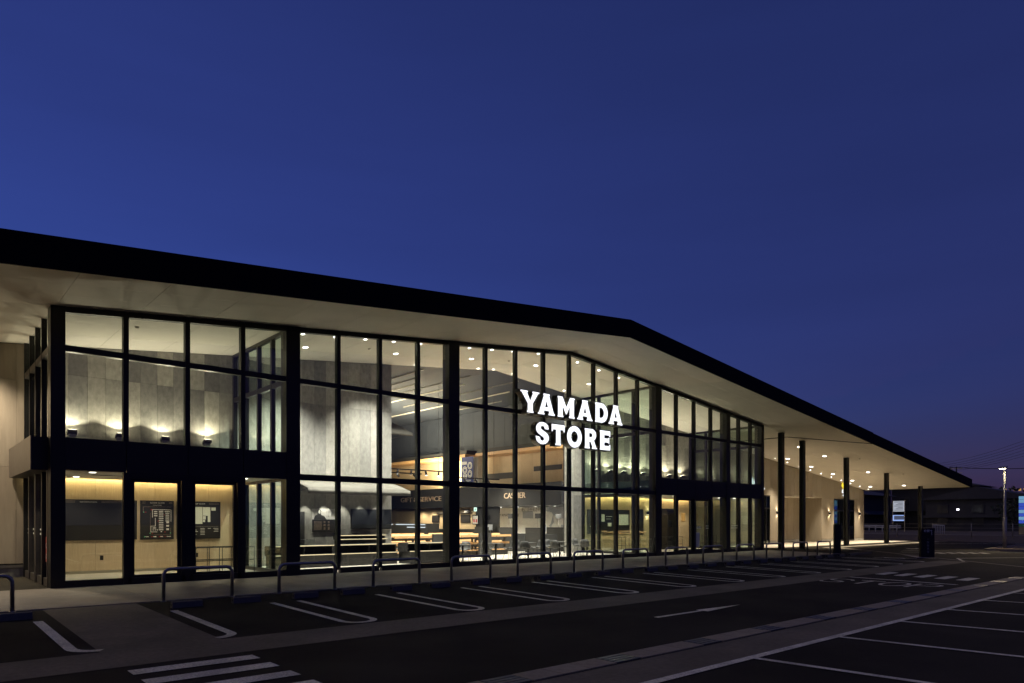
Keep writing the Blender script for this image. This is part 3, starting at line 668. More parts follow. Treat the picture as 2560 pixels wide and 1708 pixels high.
for i, x in enumerate((7.92, 11.69, 15.48, 19.3, 22.97)):
    downlight(x, 2.74, zr(x) - .001, .10, 1900, 'larger round ceiling downlight of the front hall, %s from the left lobby' % NTH[i], 'larger downlights of the front hall', tilt=tl(x), cone=86, aim=(0, .27, -1), blend=1.)
for i, x in enumerate((13.9, 17.42, 18.35, 19.6, 21.6, 23.2)):
    downlight(x, 4.7, zr(x) - .001, .06, 330, 'small downlight at the inner edge of the hall ceiling, %s from the screen wall' % NTH[i], 'small downlights along the inner ceiling edge', lens='lens_small', tilt=tl(x), cone=85, aim=(0, .4, -1))
for i, x in enumerate((41.76, 45.45, 49.15, 52.86, 56.5, 60.2)):
    for y in (1.06, 3.74):
        downlight(x, y, zr(x) - .001,   .13, 680, ('canopy downlight in the row nearer the %s, %s from the glazed corner' % ('wall' if y > 2 else 'columns', NTH[i])), 'canopy downlights', (1, .86, .66), 66, .6, tilt=tl(x))
for i in range(11):
    x = 43.1 + 1.85 * i; downlight(x, 4.45, zr(x) - .001, .045, 20, 'tiny wall washing downlight in the canopy ceiling, %s from the glazed corner' % NTH[i], 'wall washers along the canopy wall', (1, .86, .66), 46, .6, lens='lens_small', tilt=tl(x))
downlight(-1.9, 3.9, zr(-1.9) - .001, .13, 520, 'round downlight in the eaves beside the left lobby doors', 'eaves downlights by the left wall', (1, .84, .64), 125, .7, tilt=.1)
downlight(-5.6, 3.9, zr(-5.6) - .001, .13, 520, 'round downlight in the eaves farther along the wall from the left lobby', 'eaves downlights by the left wall', (1, .84, .64), 125, .7, tilt=.1)
for i, (x, y) in enumerate(((1.03, 1.34), (1.05, 3.84), (3.14, 1.34), (3.14, 3.82), (5.25, 1.34), (5.25, 3.82))):
    downlight(x, y, 3.059, .085, 38, 'low ceiling downlight of the left lobby, %s from the outer corner, %s row' % (NTH[i // 2], 'wood wall' if i % 2 else 'door'), 'left lobby downlights', (1, .86, .64), 130, .6)
for i, x in enumerate((26.0, 28.2, 30.4, 32.6, 34.2)):
    for y in (1.34, 3.82): downlight(x, y, 3.059, .085, 46, 'low ceiling downlight of the right lobby, %s from the hall glass, %s row' % (NTH[i], 'wood wall' if y > 2 else 'door'), 'right lobby downlights', (1, .86, .64), 130, .6)
# cove strips washing the wood walls of the lobbies
for x0, x1, nm in ((.1, 6.15, 'left'), (25.0, 34.9, 'right')):
    t = thing('cove_light', ((x0 + x1) / 2, YB - .1, 3.1), 'hidden linear cove light above the wood wall of the %s lobby' % nm, 'light strip')
    box('strip', 'led_warm', t, x0, x1, YB - .155, YB - .135, 3.14, 3.155)
    lamp('AREA', t, ((x0 + x1) / 2, YB - .08, 3.2), 34 * (x1 - x0) / 6, (1, .78, .38), shape='RECTANGLE', size=x1 - x0, size_y=.03, aim=(0, .25, -1))
# ---- floodlights washing the upper concrete walls from the lobby roofs
def flood(x, lab, grp):
    y, z = 4.60, 4.50
    t = thing('floodlight', (x, YB - .02, 4.2), lab, 'floodlight', grp)
    box('bracket', 'steel_dark', t, x - .10, x + .10, y + .02, y + .16, z - .16, z - .06, .008); box('arm', 'steel_dark', t, x - .03, x + .03, y + .1, YB - .01, z - .15, z - .1)
    bm = bmesh.new(); bm_hexa(bm, [(x - .13, y - .04, z - .03), (x + .13, y - .04, z - .03), (x + .13, y + .17, z - .10), (x - .13, y + .17, z - .10), (x - .13, y - .02, z + .07), (x + .13, y - .02, z + .07), (x + .13, y + .20, z - .02), (x - .13, y + .20, z - .02)])
    hd = obj('head', bm, 'black_metal', t)
    bm = bmesh.new(); bm_hexa(bm, [(x - .11, y + .0, z + .065), (x + .11, y + .0, z + .065), (x + .11, y + .18, z - .01), (x - .11, y + .18, z - .01), (x - .11, y + .004, z + .075), (x + .11, y + .004, z + .075), (x + .11, y + .184, z + .0), (x - .11, y + .184, z + .0)])
    obj('lens', bm, 'uplens', hd)
    lamp('SPOT', t, (x, y + .12, z + .09), 36, (1, .87, .62), spot_size=R(142), spot_blend=.1, shadow_soft_size=.04, aim=(0, -.2, 1))
for i, x in enumerate((1.07, 2.42, 3.78, 5.15)): flood(x, 'black floodlight on a bracket above the left lobby, %s from the lobby\'s outer corner' % NTH[i], 'floodlights above the left lobby')
for i, px in enumerate((1494.5, 1527, 1560, 1585, 1608, 1641, 1675, 1708)): flood(ony(px, 1180, 4.65).x, 'black floodlight on a bracket above the right lobby, %s from the hall side glass' % NTH[i], 'floodlights above the right lobby')
# ---- sconces on the canopy wall and in the right lobby
def sconce(x, y, z, lab, grp):
    t = thing('wall_sconce', (x, y, z), lab, 'wall lamp', grp)
    bm = bmesh.new(); bm_tube(bm, [(x, y - .09, z - .11), (x, y - .09, z + .11)], .055, 14); obj('body', bm, 'black_metal', t); box('backplate', 'black_metal', t, x - .04, x + .04, y - .04, y, z - .06, z + .06)
    for s in (-1, 1):
        bm = bmesh.new(); bm_tube(bm, [(x, y - .09, z + s * .111), (x, y - .09, z + s * .114)], .045, 12); obj('lens', bm, 'sconce_lens', t)
        lamp('SPOT', t, (x, y - .08, z + s * .13), 9, (1, .80, .52), spot_size=R(100), spot_blend=.8, shadow_soft_size=.03, aim=(0, .15, s))
for x, w_ in ((46.21, 'between the narrow door and the recess'), (54.96, 'between the recess and the wide glazed door'), (60.98, 'by the far wall corner')): sconce(x, YB, 2.35, 'black up and down canopy wall lamp ' + w_, 'wall lamps under the canopy')
sconce(30.6, YB, 2.2, 'black up and down wall lamp on the wood wall of the right lobby', None)
# ---- smoke detectors
def detector(x, y, z, lab):
    bm = bmesh.new(); bm_tube(bm, [(x, y, z), (x, y, z - .03), (x, y, z - .05)], [.06, .055, .03], 12); tag(obj('smoke_detector', bm, 'steel_dark'), lab, 'smoke detector', 'smoke detectors')
detector(2.2, 1.6, zr(2.2), 'smoke detector on the sloping ceiling above the left lobby'); detector(10.2, 2.2, zr(10.2), 'smoke detector on the front hall ceiling near the screen wall'); detector(17.5, 2.6, zr(17.5), 'smoke detector on the front hall ceiling near the ridge')
for x, y, w_ in ((47.2, -.6, 'beside the third column'), (51.6, 3.0, 'above the wall recess'), (54.4, -.9, 'beside the fourth column')): detector(x, y, zr(x), 'smoke detector on the canopy ceiling ' + w_)

# ---- notice boards in the left lobby
def board(name, x0, x1, z0, z1, lab, title, y=YB):
    t = thing(name, ((x0 + x1) / 2, y, z0), lab, 'notice board'); box('panel', 'board', t, x0, x1, y - .06, y - .003, z0, z1, .004)
    text('title', title, .066, ((x0 + x1) / 2, y - .0605, z1 - .10), (1, 0, 0), (0, 0, 1), 'print_white', t, spacing=1.1)
    bm = bmesh.new(); w = len(title) * .028 + .06; c = (x0 + x1) / 2
    for zz in (z1 - .05, z1 - .09):
        bm_box(bm, x0 + .05, c - w, y - .062, y - .0595, zz - .003, zz + .003); bm_box(bm, c + w, x1 - .05, y - .062, y - .0595, zz - .003, zz + .003)
    obj('rule_lines', bm, 'gold_letter', t); return t
Y6 = YB - .0615
def prints(t, name, m, rects, x0, z0, w, h, y=Y6):
    bm = bmesh.new()
    for a, b, c, d in rects: bm_box(bm, x0 + a * w, x0 + c * w, y - .001, y + .001, z0 + b * h, z0 + d * h)
    return obj(name, bm, m, t)
board('information_board', -.0 + .15, 2.98, 1.08, 2.39, 'wide black empty board headed INFORMATION on the wood wall', 'INFORMATION')
t = board('floor_guide_board', 3.08, 4.13, 1.07, 2.395, 'square black board headed FLOOR GUIDE with a white store map', 'FLOOR GUIDE')
text('subtitle', 'YAMADA STORE', .038, (3.6, Y6 + .001, 2.225), (1, 0, 0), (0, 0, 1), 'print_white', t)
rc = []
for r_ in range(11): rc.append((.545, .24 + .048 * r_, .68, .262 + .048 * r_))
for r_ in range(6): rc.append((.745, .47 + .05 * r_, .86, .492 + .05 * r_))
for r_ in range(3): rc.append((.77, .24 + .09 * r_, .85, .285 + .09 * r_))
for r_ in range(3): rc.append((.40, .60 + .053 * r_, .50, .628 + .053 * r_))
rc += [(.35, .765, .90, .778), (.905, .46, .92, .77), (.345, .57, .362, .76), (.43, .35, .447, .56), (.305, .34, .447, .352), (.30, .19, .315, .352), (.30, .19, .50, .203), (.36, .285, .46, .31), (.36, .235, .39, .26), (.42, .235, .45, .26), (.48, .235, .51, .26), (.60, .19, .64, .215), (.55, .71, .66, .735), (.72, .71, .75, .735), (.79, .71, .82, .735), (.85, .71, .88, .735)]
prints(t, 'printed_map', 'print_white', rc, 3.08, 1.07, 1.05, 1.32)
prints(t, 'printed_lines', 'gold_letter', [(.08, .84, .92, .844), (.08, .70, .085, .84), (.29, .12, .9, .123), (.9, .12, .904, .3), (.29, .20, .293, .69)], 3.08, 1.07, 1.05, 1.32)
prints(t, 'printed_red', 'print_red', [(.31, .755, .34, .785), (.12, .70, .18, .71), (.52, .45, .53, .50), (.70, .62, .71, .66), (.33, .155, .37, .175), (.71, .185, .75, .20), (.31, .065, .36, .08), (.55, .065, .57, .085), (.72, .065, .75, .08)], 3.08, 1.07, 1.05, 1.32)
prints(t, 'printed_green', 'print_green', [(.08, .69, .11, .72), (.27, .15, .30, .18), (.88, .15, .91, .18), (.11, .06, .14, .09)], 3.08, 1.07, 1.05, 1.32)
prints(t, 'printed_legend', 'print_white', [(.15, .065, .24, .085), (.38, .065, .47, .085), (.59, .065, .67, .085), (.78, .065, .91, .085)], 3.08, 1.07, 1.05, 1.32)
t = board('shop_guide_board', 4.23, 5.70, 1.07, 2.39, 'square black board headed SHOP GUIDE with a cream block plan', 'SHOP GUIDE')
prints(t, 'printed_plan', 'print_pale', [(.20, .40, .575, .855), (.585, .62, .76, .85), (.785, .76, .885, .845), (.585, .52, .655, .61), (.70, .45, .76, .62), (.585, .45, .64, .51)], 4.23, 1.07, 1.47, 1.32)
prints(t, 'printed_list', 'print_white', [(.36, .27 - .04 * r_, .36 + .05 + .03 * (r_ % 3), .285 - .04 * r_) for r_ in range(5)] + [(.53, .27 - .04 * r_, .63, .285 - .04 * r_) for r_ in range(5)] + [(.70, .27, .77, .285), (.83, .27, .95, .285), (.86, .23, .95, .245), (.84, .19, .95, .205)] + [(.25, .325, .95, .328)], 4.23, 1.07, 1.47, 1.32)
for i, (x, z) in enumerate(((1.95, .50), (4.9, .50))):
    o = box('wall_outlet', 'black_metal', None, x - .05, x + .05, YB - .012, YB - .001, z - .075, z + .075, .003); tag(o, ('black wall socket below the INFORMATION board' if i == 0 else 'black wall socket behind the steel railing'), 'wall socket')
def railing(x0, x1, y, n, lab, wide=True, grp=None):
    t = thing('railing', ((x0 + x1) / 2, y, 0), lab, 'railing', grp)
    bm = bmesh.new(); bm_tube(bm, [(x0, y, 0), (x0, y, .78), (x0 + .06, y, .84), (x1, y, .84), (x1, y, 0)], .014, 8); obj('top_rail', bm, 'black_metal', t)
    for i in range(1, n):
        x = x0 + (x1 - x0) * i / n; bm = bmesh.new(); bm_tube(bm, [(x, y, 0), (x, y, .84)], .012, 6); obj('post', bm, 'black_metal', t)
    box('rail_bar', 'black_metal', t, x0, x1, y - .01, y + .01, .40, .43)
railing(4.05, 5.95, 2.4, 5, 'thin black steel railing inside the left lobby'); railing(3.9, 5.6, 3.2, 4, 'thin black steel railing behind another one in the left lobby')
railing(25.5, 27.4, 3.0, 6, 'thin black steel railing beside the left glass of the right lobby'); railing(27.8, 30.2, 2.2, 6, 'thin black steel railing behind the right lobby doors'); railing(31.6, 34.3, 2.6, 7, 'thin black steel railing near the right end of the right lobby')
# boards and panels in the right lobby
for i, (x0, x1, z0, z1, lab) in enumerate(((25.3, 26.1, 1.0, 2.35, 'narrow dark notice board on the wood wall by the left glass of the right lobby'), (26.3, 27.6, 1.0, 2.35, 'wide dark notice board with a small cream plan in the right lobby'), (27.7, 28.9, 1.0, 2.35, 'dark notice board with a cream store map in the right lobby'), (29.5, 30.2, .9, 2.4, 'tall narrow dark board with a list of white dots in the right lobby'))):
    t = thing('notice_board', ((x0 + x1) / 2, YB, z0), lab, 'notice board'); box('panel', 'board', t, x0, x1, YB - .06, YB - .003, z0, z1, .004)
    r_ = [[(.2, .3, .8, .32)], [(.1, .5, .3, .8), (.4, .7, .8, .72), (.4, .6, .7, .62), (.5, .3, .75, .45)], [(.2, .35, .9, .8)], [(.2, .2 + .07 * k, .4, .23 + .07 * k) for k in range(9)]][i]
    prints(t, 'printed_area', 'print_pale', r_, x0, z0, x1 - x0, z1 - z0)
def kiosk(x, y, lab):
    t = thing('kiosk_frame', (x, y, 0), lab, 'kiosk'); box('side', 'black_metal', t, x - .45, x - .37, y, y + .5, 0, 2.35); box('side', 'black_metal', t, x + .3, x + .5, y, y + .5, 0, 2.35)
    box('top', 'black_metal', t, x - .45, x + .5, y, y + .5, 2.35, 2.45); box('shelf', 'black_metal', t, x - .37, x + .3, y + .1, y + .5, .65, .7); box('screen', 'screen_black', t, x - .3, x + .25, y + .2, y + .26, 1.35, 1.75); box('base', 'black_metal', t, x - .37, x + .3, y + .05, y + .5, 0, .5)
kiosk(32.0, 4.2, 'tall black open kiosk frame by the wood wall of the right lobby')
for i in range(4):
    x = 28.05 + .19 * i; bm = bmesh.new(); bm_tube(bm, [(x, .03, 1.36), (x, .034, 1.36)], .075, 14); tag(obj('door_sticker', bm, 'sticker_frost'), 'round frosted sticker on the right lobby door, %s from the hinge side' % NTH[i], 'sticker', 'round door stickers')
tag(box('door_poster', 'sticker_frost', None, 28.02, 28.60, .028, .034, .35, 1.12), 'pale rectangular poster low on the right lobby door', 'poster')
for i, (x, y, lab) in enumerate(((29.2, .03, 'faint lettering strip on the glass beside the right lobby doors'), (31.7, .03, 'faint lettering strip on the fixed glass near the right corner'))):
    bm = bmesh.new()
    for j in range(2):
        for k in range(6): bm_box(bm, x + k * .11, x + k * .11 + .08, y - .004, y - .001, 1.30 + .12 * j, 1.345 + .12 * j)
    tag(obj('glass_lettering', bm, 'sticker_frost'), lab, 'lettering')
for i, (x0, z0, w, h, m_, lab) in enumerate(((33.0, 1.7, .5, .5, 'window_lit', 'lit yellow menu picture behind the right end of the lobby'), (34.1, 1.7, .35, .5, 'window_lit', 'small lit yellow picture beside the dark cabinet in the right lobby'))):
    tag(box('lit_picture', m_, None, x0, x0 + w, YB - .05, YB - .01, z0, z0 + h), lab, 'picture')

# ================================================================== INTERIOR OF THE FRONT HALL
# awning on the screen wall
aw = thing('awning', (10.6, YB, 2.72), 'cream canvas awning on the concrete wall above the wall screen', 'awning')
def awning(t, x0, x1, y0, y1, zt, zm, zb):
    bm = bmesh.new(); n = 14
    for a, b in ((0, n),):
        pts = [[(x0 + (x1 - x0) * i / n, y, z - (.03 * math.sin(i * 1.3) if k == 1 else 0)) for i in range(n + 1)] for k, (y, z) in enumerate(((y1, zt), ((y0 + y1) / 2, (zt + zm) / 2), (y0, zm)))]
        vs = [[bm.verts.new(p) for p in row] for row in pts]
        for r0, r1 in zip(vs, vs[1:]):
            for i in range(n): f = bm.faces.new((r0[i], r0[i + 1], r1[i + 1], r1[i])); f.smooth = True
    o = obj('canopy', bm, 'canvas', t); md = o.modifiers.new('t', 'SOLIDIFY'); md.thickness = .012
    bm = bmesh.new(); n = 40; top = []; bot = []
    for i in range(n + 1):
        x = x0 + (x1 - x0) * i / n; top.append(bm.verts.new((x, y0 - .004, zm - .004))); bot.append(bm.verts.new((x, y0 - .01 + .022 * math.sin(i * .9) * math.sin(i * .37), zb + .008 * math.sin(i * .7))))
    for i in range(n): f = bm.faces.new((top[i], top[i + 1], bot[i + 1], bot[i])); f.smooth = True
    o = obj('valance', bm, 'canvas', t); md = o.modifiers.new('t', 'SOLIDIFY'); md.thickness = .01
    for x in (x0, x1):
        bm = bmesh.new(); v = [bm.verts.new(p) for p in ((x, y1, zt), (x, y0, zm), (x, y0, zb), (x, y1, zb + .02))]; bm.faces.new((v[0], v[1], v[2])) if False else bm_tube(bm, [(x, y1 - .02, zb + .06), (x, y0 + .02, zm - .03)], .018, 6); obj('arm', bm, 'black_metal', t)
awning(aw, 8.41, 12.9, 3.55, YB - .02, 3.33, 2.94, 2.73)
for i, x in enumerate((8.95, 9.75, 10.55, 11.35, 12.15)):
    t = thing('spot_lamp', (x, 4.4, 2.9), 'small spot lamp under the cream awning, %s from the narrow wall door' % NTH[i], 'spot lamp', 'spot lamps under the awning')
    bm = bmesh.new(); bm_tube(bm, [(x, 4.55, 3.0), (x, 4.58, 2.86)], .04, 10); obj('head', bm, 'black_metal', t); bm = bmesh.new(); bm_tube(bm, [(x, 4.581, 2.858), (x, 4.583, 2.852)], .032, 10); obj('lens', bm, 'lens', t)
    lamp('SPOT', t, (x, 4.6, 2.84), 45, (1, .93, .80), spot_size=R(52), spot_blend=.5, shadow_soft_size=.03, aim=(0, .2, -1))
aw2 = thing('awning', (14.5, 9, 4.6), 'far cream awning standing high beyond the end of the screen wall', 'awning'); awning(aw2, 12.0, onx(1031, 1085, 0).x * 0 + ony(1031, 1085, 7.5).x, 7.5, 9.4, ony(985, 1056, 9.4).z, ony(1031, 1083, 7.5).z, ony(1031, 1091, 7.5).z)
scr = thing('wall_screen', (11.9, YB, 1.37), 'large black flat screen on the concrete wall under the awning', 'screen'); box('body', 'black_metal', scr, 10.94, 12.84, YB - .07, YB - .005, 1.37, 2.195, .006); box('display', 'screen_black', scr, 10.97, 12.81, YB - .073, YB - .0705, 1.40, 2.165)
pb = thing('picture_board', (9.8, YB, 1.26), 'wall board with a sketched figure above rows of small text', 'board')
box('upper_panel', 'plaster', pb, 9.25, 10.42, YB - .04, YB - .003, 1.765, 2.19); box('lower_panel', 'board', pb, 9.25, 10.42, YB - .042, YB - .003, 1.26, 1.765)
me = curve_mesh([[(.0, .0), (.05, .14), (.14, .19), (.17, .22), (.155, .30), (.17, .37), (.23, .41), (.29, .39), (.32, .32), (.30, .23), (.33, .18), (.46, .12), (.55, .0)]], .001); place(me, (9.30, YB - .0425, 1.767), (1, 0, 0), (0, 0, 1)); link('figure_print', me, 'charcoal', pb)
me = curve_mesh([arc(.235, .30, .05, .075, 0, 340, 16)], .0012); place(me, (9.30, YB - .0435, 1.767), (1, 0, 0), (0, 0, 1)); link('figure_print', me, 'plaster', pb)
bm = bmesh.new()
for k in range(8): bm_box(bm, 9.86 + .065 * k, 9.868 + .065 * k, YB - .0425, YB - .04, 1.85 + .02 * (k % 3), 2.12)
obj('text_print', bm, 'charcoal', pb); bm = bmesh.new()
for k in range(10):
    bm_box(bm, 9.31, 9.65, YB - .0445, YB - .042, 1.36 + .035 * k, 1.366 + .035 * k)
    if k % 4 != 3: bm_box(bm, 9.72, 9.80, YB - .0445, YB - .042, 1.36 + .035 * k, 1.372 + .035 * k); bm_box(bm, 9.90, 9.98, YB - .0445, YB - .042, 1.36 + .035 * k, 1.372 + .035 * k)
obj('text_print', bm, 'gold_letter', pb)
tag(box('wall_door', 'charcoal', None, 8.0, 8.93, YB - .02, YB - .003, 0, 2.07), 'plain narrow door in the concrete wall left of the picture board', 'door')
# dark display counters with lit timber edges
def counter(x0, x1, y0, y1, zs, lab, split=None):
    t = thing('display_counter', ((x0 + x1) / 2, y0, 0), lab, 'counter', 'display counters')
    box('plinth', 'charcoal', t, x0 + .05, x1 - .05, y0 + .06, y1, 0, zs[0] - .03); box('back_panel', 'charcoal', t, x0, x1, y1 - .05, y1, zs[0] - .03, zs[-1] - .03)
    for i, z in enumerate(zs):
        yy = y0 + .12 * i; box('shelf', 'charcoal', t, x0, x1, yy + .02, y1 - .05, z - .03, z)
        box('edge_strip', 'led_edge', t, x0, x1, yy, yy + .018, z - .022, z + .004)
    for x in (x0, (x0 + x1) / 2, x1 - .05): box('divider', 'charcoal', t, x, x + .05, y0 + .2, y1 - .05, zs[0], zs[-1] - .03)
    return t
counter(6.9, 9.25, 3.0, 3.9, (.47, .80), 'dark display counter with glowing timber edges nearest the left lobby'); counter(9.5, 12.0, 3.0, 3.9, (.47, .80), 'dark display counter with glowing timber edges below the wall screen'); counter(12.2, 14.35, 2.5, 3.4, (.50, .82), 'dark display counter with glowing timber edges beside the first chair')
counter(10.05, 12.2, 4.2, 4.8, (.98, 1.13), 'taller dark counter against the wall below the screen')
for x0, lab in ((7.6, 'small clear glass food case on the counter by the left lobby'), (9.7, 'small clear glass food case on the counter under the screen')):
    t = thing('glass_case', (x0, 3.2, .80), lab, 'display case'); box('pane', 'glass', t, x0, x0 + .9, 3.25, 3.256, .803, 1.02); box('pane', 'glass', t, x0, x0 + .9, 3.25, 3.6, 1.021, 1.027); box('frame', 'steel', t, x0, x0 + .9, 3.24, 3.25, 1.02, 1.032)
# timber two-tier produce stands
def stand(x0, x1, y0, lab, tiers=((.98, .9), (.62, .6))):
    t = thing('produce_stand', ((x0 + x1) / 2, y0, 0), lab, 'display stand', 'timber produce stands')
    for z, d in tiers:
        n = 2; w = (x1 - x0) / n
        for i in range(n):
            a = x0 + i * w + .02; b = a + w - .04; o = box('tray', 'display_wood', t, a, b, y0 + .5 - d / 2, y0 + .5 + d / 2, z - .02, z); box('tray_lip', 'display_wood', o, a, b, y0 + .5 - d / 2 - .02, y0 + .5 - d / 2, z - .06, z + .05); box('tray_lip', 'display_wood', o, a, b, y0 + .5 + d / 2, y0 + .5 + d / 2 + .02, z - .02, z + .10)
            box('light_strip', 'led_warm', o, a, b, y0 + .5 + d / 2 - .03, y0 + .5 + d / 2 - .002, z + .04, z + .055)
    for x in (x0, (x0 + x1) / 2, x1 - .08): box('post', 'charcoal', t, x - .04, x + .04, y0 + .46, y0 + .54, 0, tiers[0][0] - .021)
    box('plinth', 'charcoal', t, x0 + .1, x1 - .1, y0 + .2, y0 + .8, 0, .25); box('base_shelf', 'display_wood', t, x0, x1, y0 + .1, y0 + .9, .25, .28)
for i, (x0, x1, y0) in enumerate(((13.4, 16.0, 5.6), (16.2, 18.4, 5.8), (18.6, 20.6, 5.9), (14.6, 17.4, 8.2), (17.8, 20.8, 8.4))):
    stand(x0, x1, y0, ['timber two tier produce stand just past the end of the screen wall', 'timber two tier produce stand behind the first tables', 'timber two tier produce stand nearest the cash desks', 'timber two tier produce stand in the second row under GIFT & SERVICE', 'timber two tier produce stand in the second row before the refrigerated shelf'][i])
for i, (x, y) in enumerate(((15.0, 4.9), (18.0, 5.3))):
    tag(box('stand_end_panel', 'charcoal', None, x, x + .75, y, y + .12, .0, 1.12, .01), ['tall charcoal end panel in front of the first produce stand', 'tall charcoal end panel in front of the middle produce stand'][i], 'panel')
# dark refrigerated shelf and service kitchen under the G&S fascia
fr = thing('refrigerated_shelf', (21.3, 17, 0), 'long black refrigerated shelf with white strip lights below the GIFT & SERVICE fascia', 'refrigerator')
box('cabinet', 'charcoal', fr, 21.0, 21.8, 14.0, 26, 0, 1.55); 
for y0, y1, z in ((14.3, 15.0, 1.62), (15.3, 17.6, 1.62), (18.0, 19.0, 1.62), (14.3, 16.3, 1.45)): box('light_strip', 'fridge_led', fr, 20.96, 20.985, y0, y1, z - .16, z - .10)
kt = thing('kitchen_wall', (24.2, 17, 0), 'lit timber back wall of the service kitchen with dark shelves and menu boards', 'kitchen wall')
for i in range(8): box('wood_panel', random.choice(OAK), kt, 24.4, 24.5, 13.2 + 1.6 * i, 14.79 + 1.6 * i, 0, 2.57)
for y0, y1, z0, z1 in ((14.2, 15.2, 1.6, 2.1), (17.6, 18.4, 1.6, 2.1)): box('menu_board', 'board', kt, 24.33, 24.39, y0, y1, z0, z1)
for y0, y1 in ((14.0, 15.4), (16.4, 17.9)): box('shelf', 'charcoal', kt, 24.1, 24.39, y0, y1, 2.22, 2.26); box('shelf_goods', 'pale_grey', kt, 24.15, 24.35, y0 + .2, y0 + .5, 2.261, 2.42)
box('worktop', 'charcoal', kt, 22.9, 24.3, 13.5, 26, 0, 1.2)
for y in (14.6, 15.8, 17.0, 18.2, 19.5): lamp('SPOT', kt, (23.8, y, 2.5), 40, (1, .80, .55), spot_size=R(150), spot_blend=.6, shadow_soft_size=.05)
# fascia lettering
for s, yl, yr, nm, lab in (('GIFT & SERVICE', 21.0, 16.14, 'fascia_lettering', 'pale capital letters GIFT & SERVICE on the charcoal fascia'), ('CASHIER', 9.87, 8.04, 'fascia_lettering', 'pale capital letters CASHIER on the charcoal fascia')):
    t = thing(nm, (XW, (yl + yr) / 2, 3.02), lab, 'lettering'); me = text_mesh(s, .45, .015, 'CENTER'); wd = max(v.co.x for v in me.vertices) - min(v.co.x for v in me.vertices); sc = (yl - yr) / wd
    me.transform(Matrix.Diagonal((sc, 1, 1, 1))); place(me, (XW - .018, (yl + yr) / 2, 3.02), (0, -1, 0), (0, 0, 1)); link('letters', me, 'gold_letter', t)
ct = thing('cove_light', (XW + .4, 15, 3.6), 'hidden linear cove light glowing on the wood wall above the charcoal fascia', 'light strip'); box('strip', 'led_warm', ct, XW + .2, XW + .22, 5.4, 27, 3.57, 3.585)
lamp('AREA', ct, (XW + .42, 16, 3.66), 2100, (1, .82, .54), shape='RECTANGLE', size=.05, size_y=21.5, aim=(.35, 0, 1))
bn = thing('hanging_banner', (XW - .6, 13.3, 4.1), 'tall indigo banner with white dotted flower pattern hanging from the wood canopy', 'banner')
b0, b1 = onx(1154, 1144, XW - .5), onx(1183.5, 1205, XW - .5); box('cloth', 'banner_blue', bn, XW - .5, XW - .49, b1.y, b0.y, b1.z, b0.z)
bw = b0.y - b1.y; bx_ = XW - .502
def bring(cy, cz, r, w, n=20):
    bm = bmesh.new(); o_ = [bm.verts.new((bx_, cy + r * math.cos(6.2832 * i / n), cz + r * math.sin(6.2832 * i / n))) for i in range(n)]; i_ = [bm.verts.new((bx_, cy + (r - w) * math.cos(6.2832 * i / n), cz + (r - w) * math.sin(6.2832 * i / n))) for i in range(n)]
    for i in range(n): bm.faces.new((o_[i], o_[(i + 1) % n], i_[(i + 1) % n], i_[i]))
    obj('pattern_print', bm, 'print_white', bn)
zc = b0.z - .55
for cy, cz in ((b1.y + .3 * bw, zc), (b1.y + .3 * bw, zc - .5), (b1.y + .72 * bw, zc - .25)):
    for r_ in (.22, .14): bring(cy, cz, r_, .03)
bm = bmesh.new()
for k in range(7): bm_box(bm, bx_ - .001, bx_, b1.y + bw * .55, b1.y + bw * .95, zc + .10 + .045 * (k - 3), zc + .12 + .045 * (k - 3)) if k > 2 else bm_box(bm, bx_ - .001, bx_, b1.y + bw * (.55 + .12 * k), b1.y + bw * (.60 + .12 * k), zc - .8, zc - .5)
obj('pattern_print', bm, 'print_white', bn); text('banner_text', 'YAMADA', .16, (bx_ - .001, b1.y + bw / 2, b1.z + .05), (0, -1, 0), (0, 0, 1), 'print_white', bn, .001)
# mural wall and cash desks
mu = thing('wall_mural', (27.4, 8, 1.0), 'grey printed mural of a tree with words on the pale wall behind the cash desks', 'mural')
xm = 27.395
def blot(cy, cz, ry, rz_, n, seed):
    rnd = random.Random(seed); pts = [(ry * (1 + rnd.uniform(-.18, .18)) * math.cos(6.2832 * i / n), rz_ * (1 + rnd.uniform(-.2, .2)) * math.sin(6.2832 * i / n)) for i in range(n)]
    link('tree_print', place(curve_mesh([pts], .001), (xm - .004 * (seed + 1), cy, cz), (0, -1, 0), (0, 0, 1)), 'pale_grey', mu)
mp = lambda x, y: onx(1210 + x * .11489, 1250 + y * .11489, xm)
for i, (x, y, ry, rz_) in enumerate(((1440, 180, .7, .18), (1560, 190, .75, .22), (1680, 220, .7, .42), (1700, 290, .4, .22), (1640, 260, .4, .3), (1760, 230, .3, .3))): q = mp(x, y); blot(q.y, q.z, ry * 1.1, rz_ * 1.1, 34, i)
q = mp(1430, 560); link('fish_print', place(curve_mesh([[(-.10, 0), (.10, .12), (.26, .6), (.40, .95), (.43, 1.02), (.36, .78), (.32, .5), (.36, .2), (.2, .04), (.12, -.12)]], .001), (xm, q.y, q.z), (0, -1, 0), (0, 0, 1)), 'pale_grey', mu)
q = mp(480, 360); text('mural_text', 'YAMADA STORE', .26, (xm - .002, q.y - .35, q.z), (0, -1, 0), (0, 0, 1), 'charcoal', mu, .001)
q = mp(1080, 245); text('mural_text', '更に活性化させよう', .26, (xm - .002, q.y, q.z), (0, -1, 0), (0, 0, 1), 'charcoal', mu, .001)
q = mp(1100, 165); text('mural_text', '地元で人の暮らし', .26, (xm - .002, q.y, q.z), (0, -1, 0), (0, 0, 1), 'charcoal', mu, .001)
q = mp(955, 400); bm = bmesh.new(); bm_box(bm, xm - .002, xm, q.y - .5, q.y + .5, q.z, q.z + .45); obj('photo_print', bm, 'pale_grey', mu)
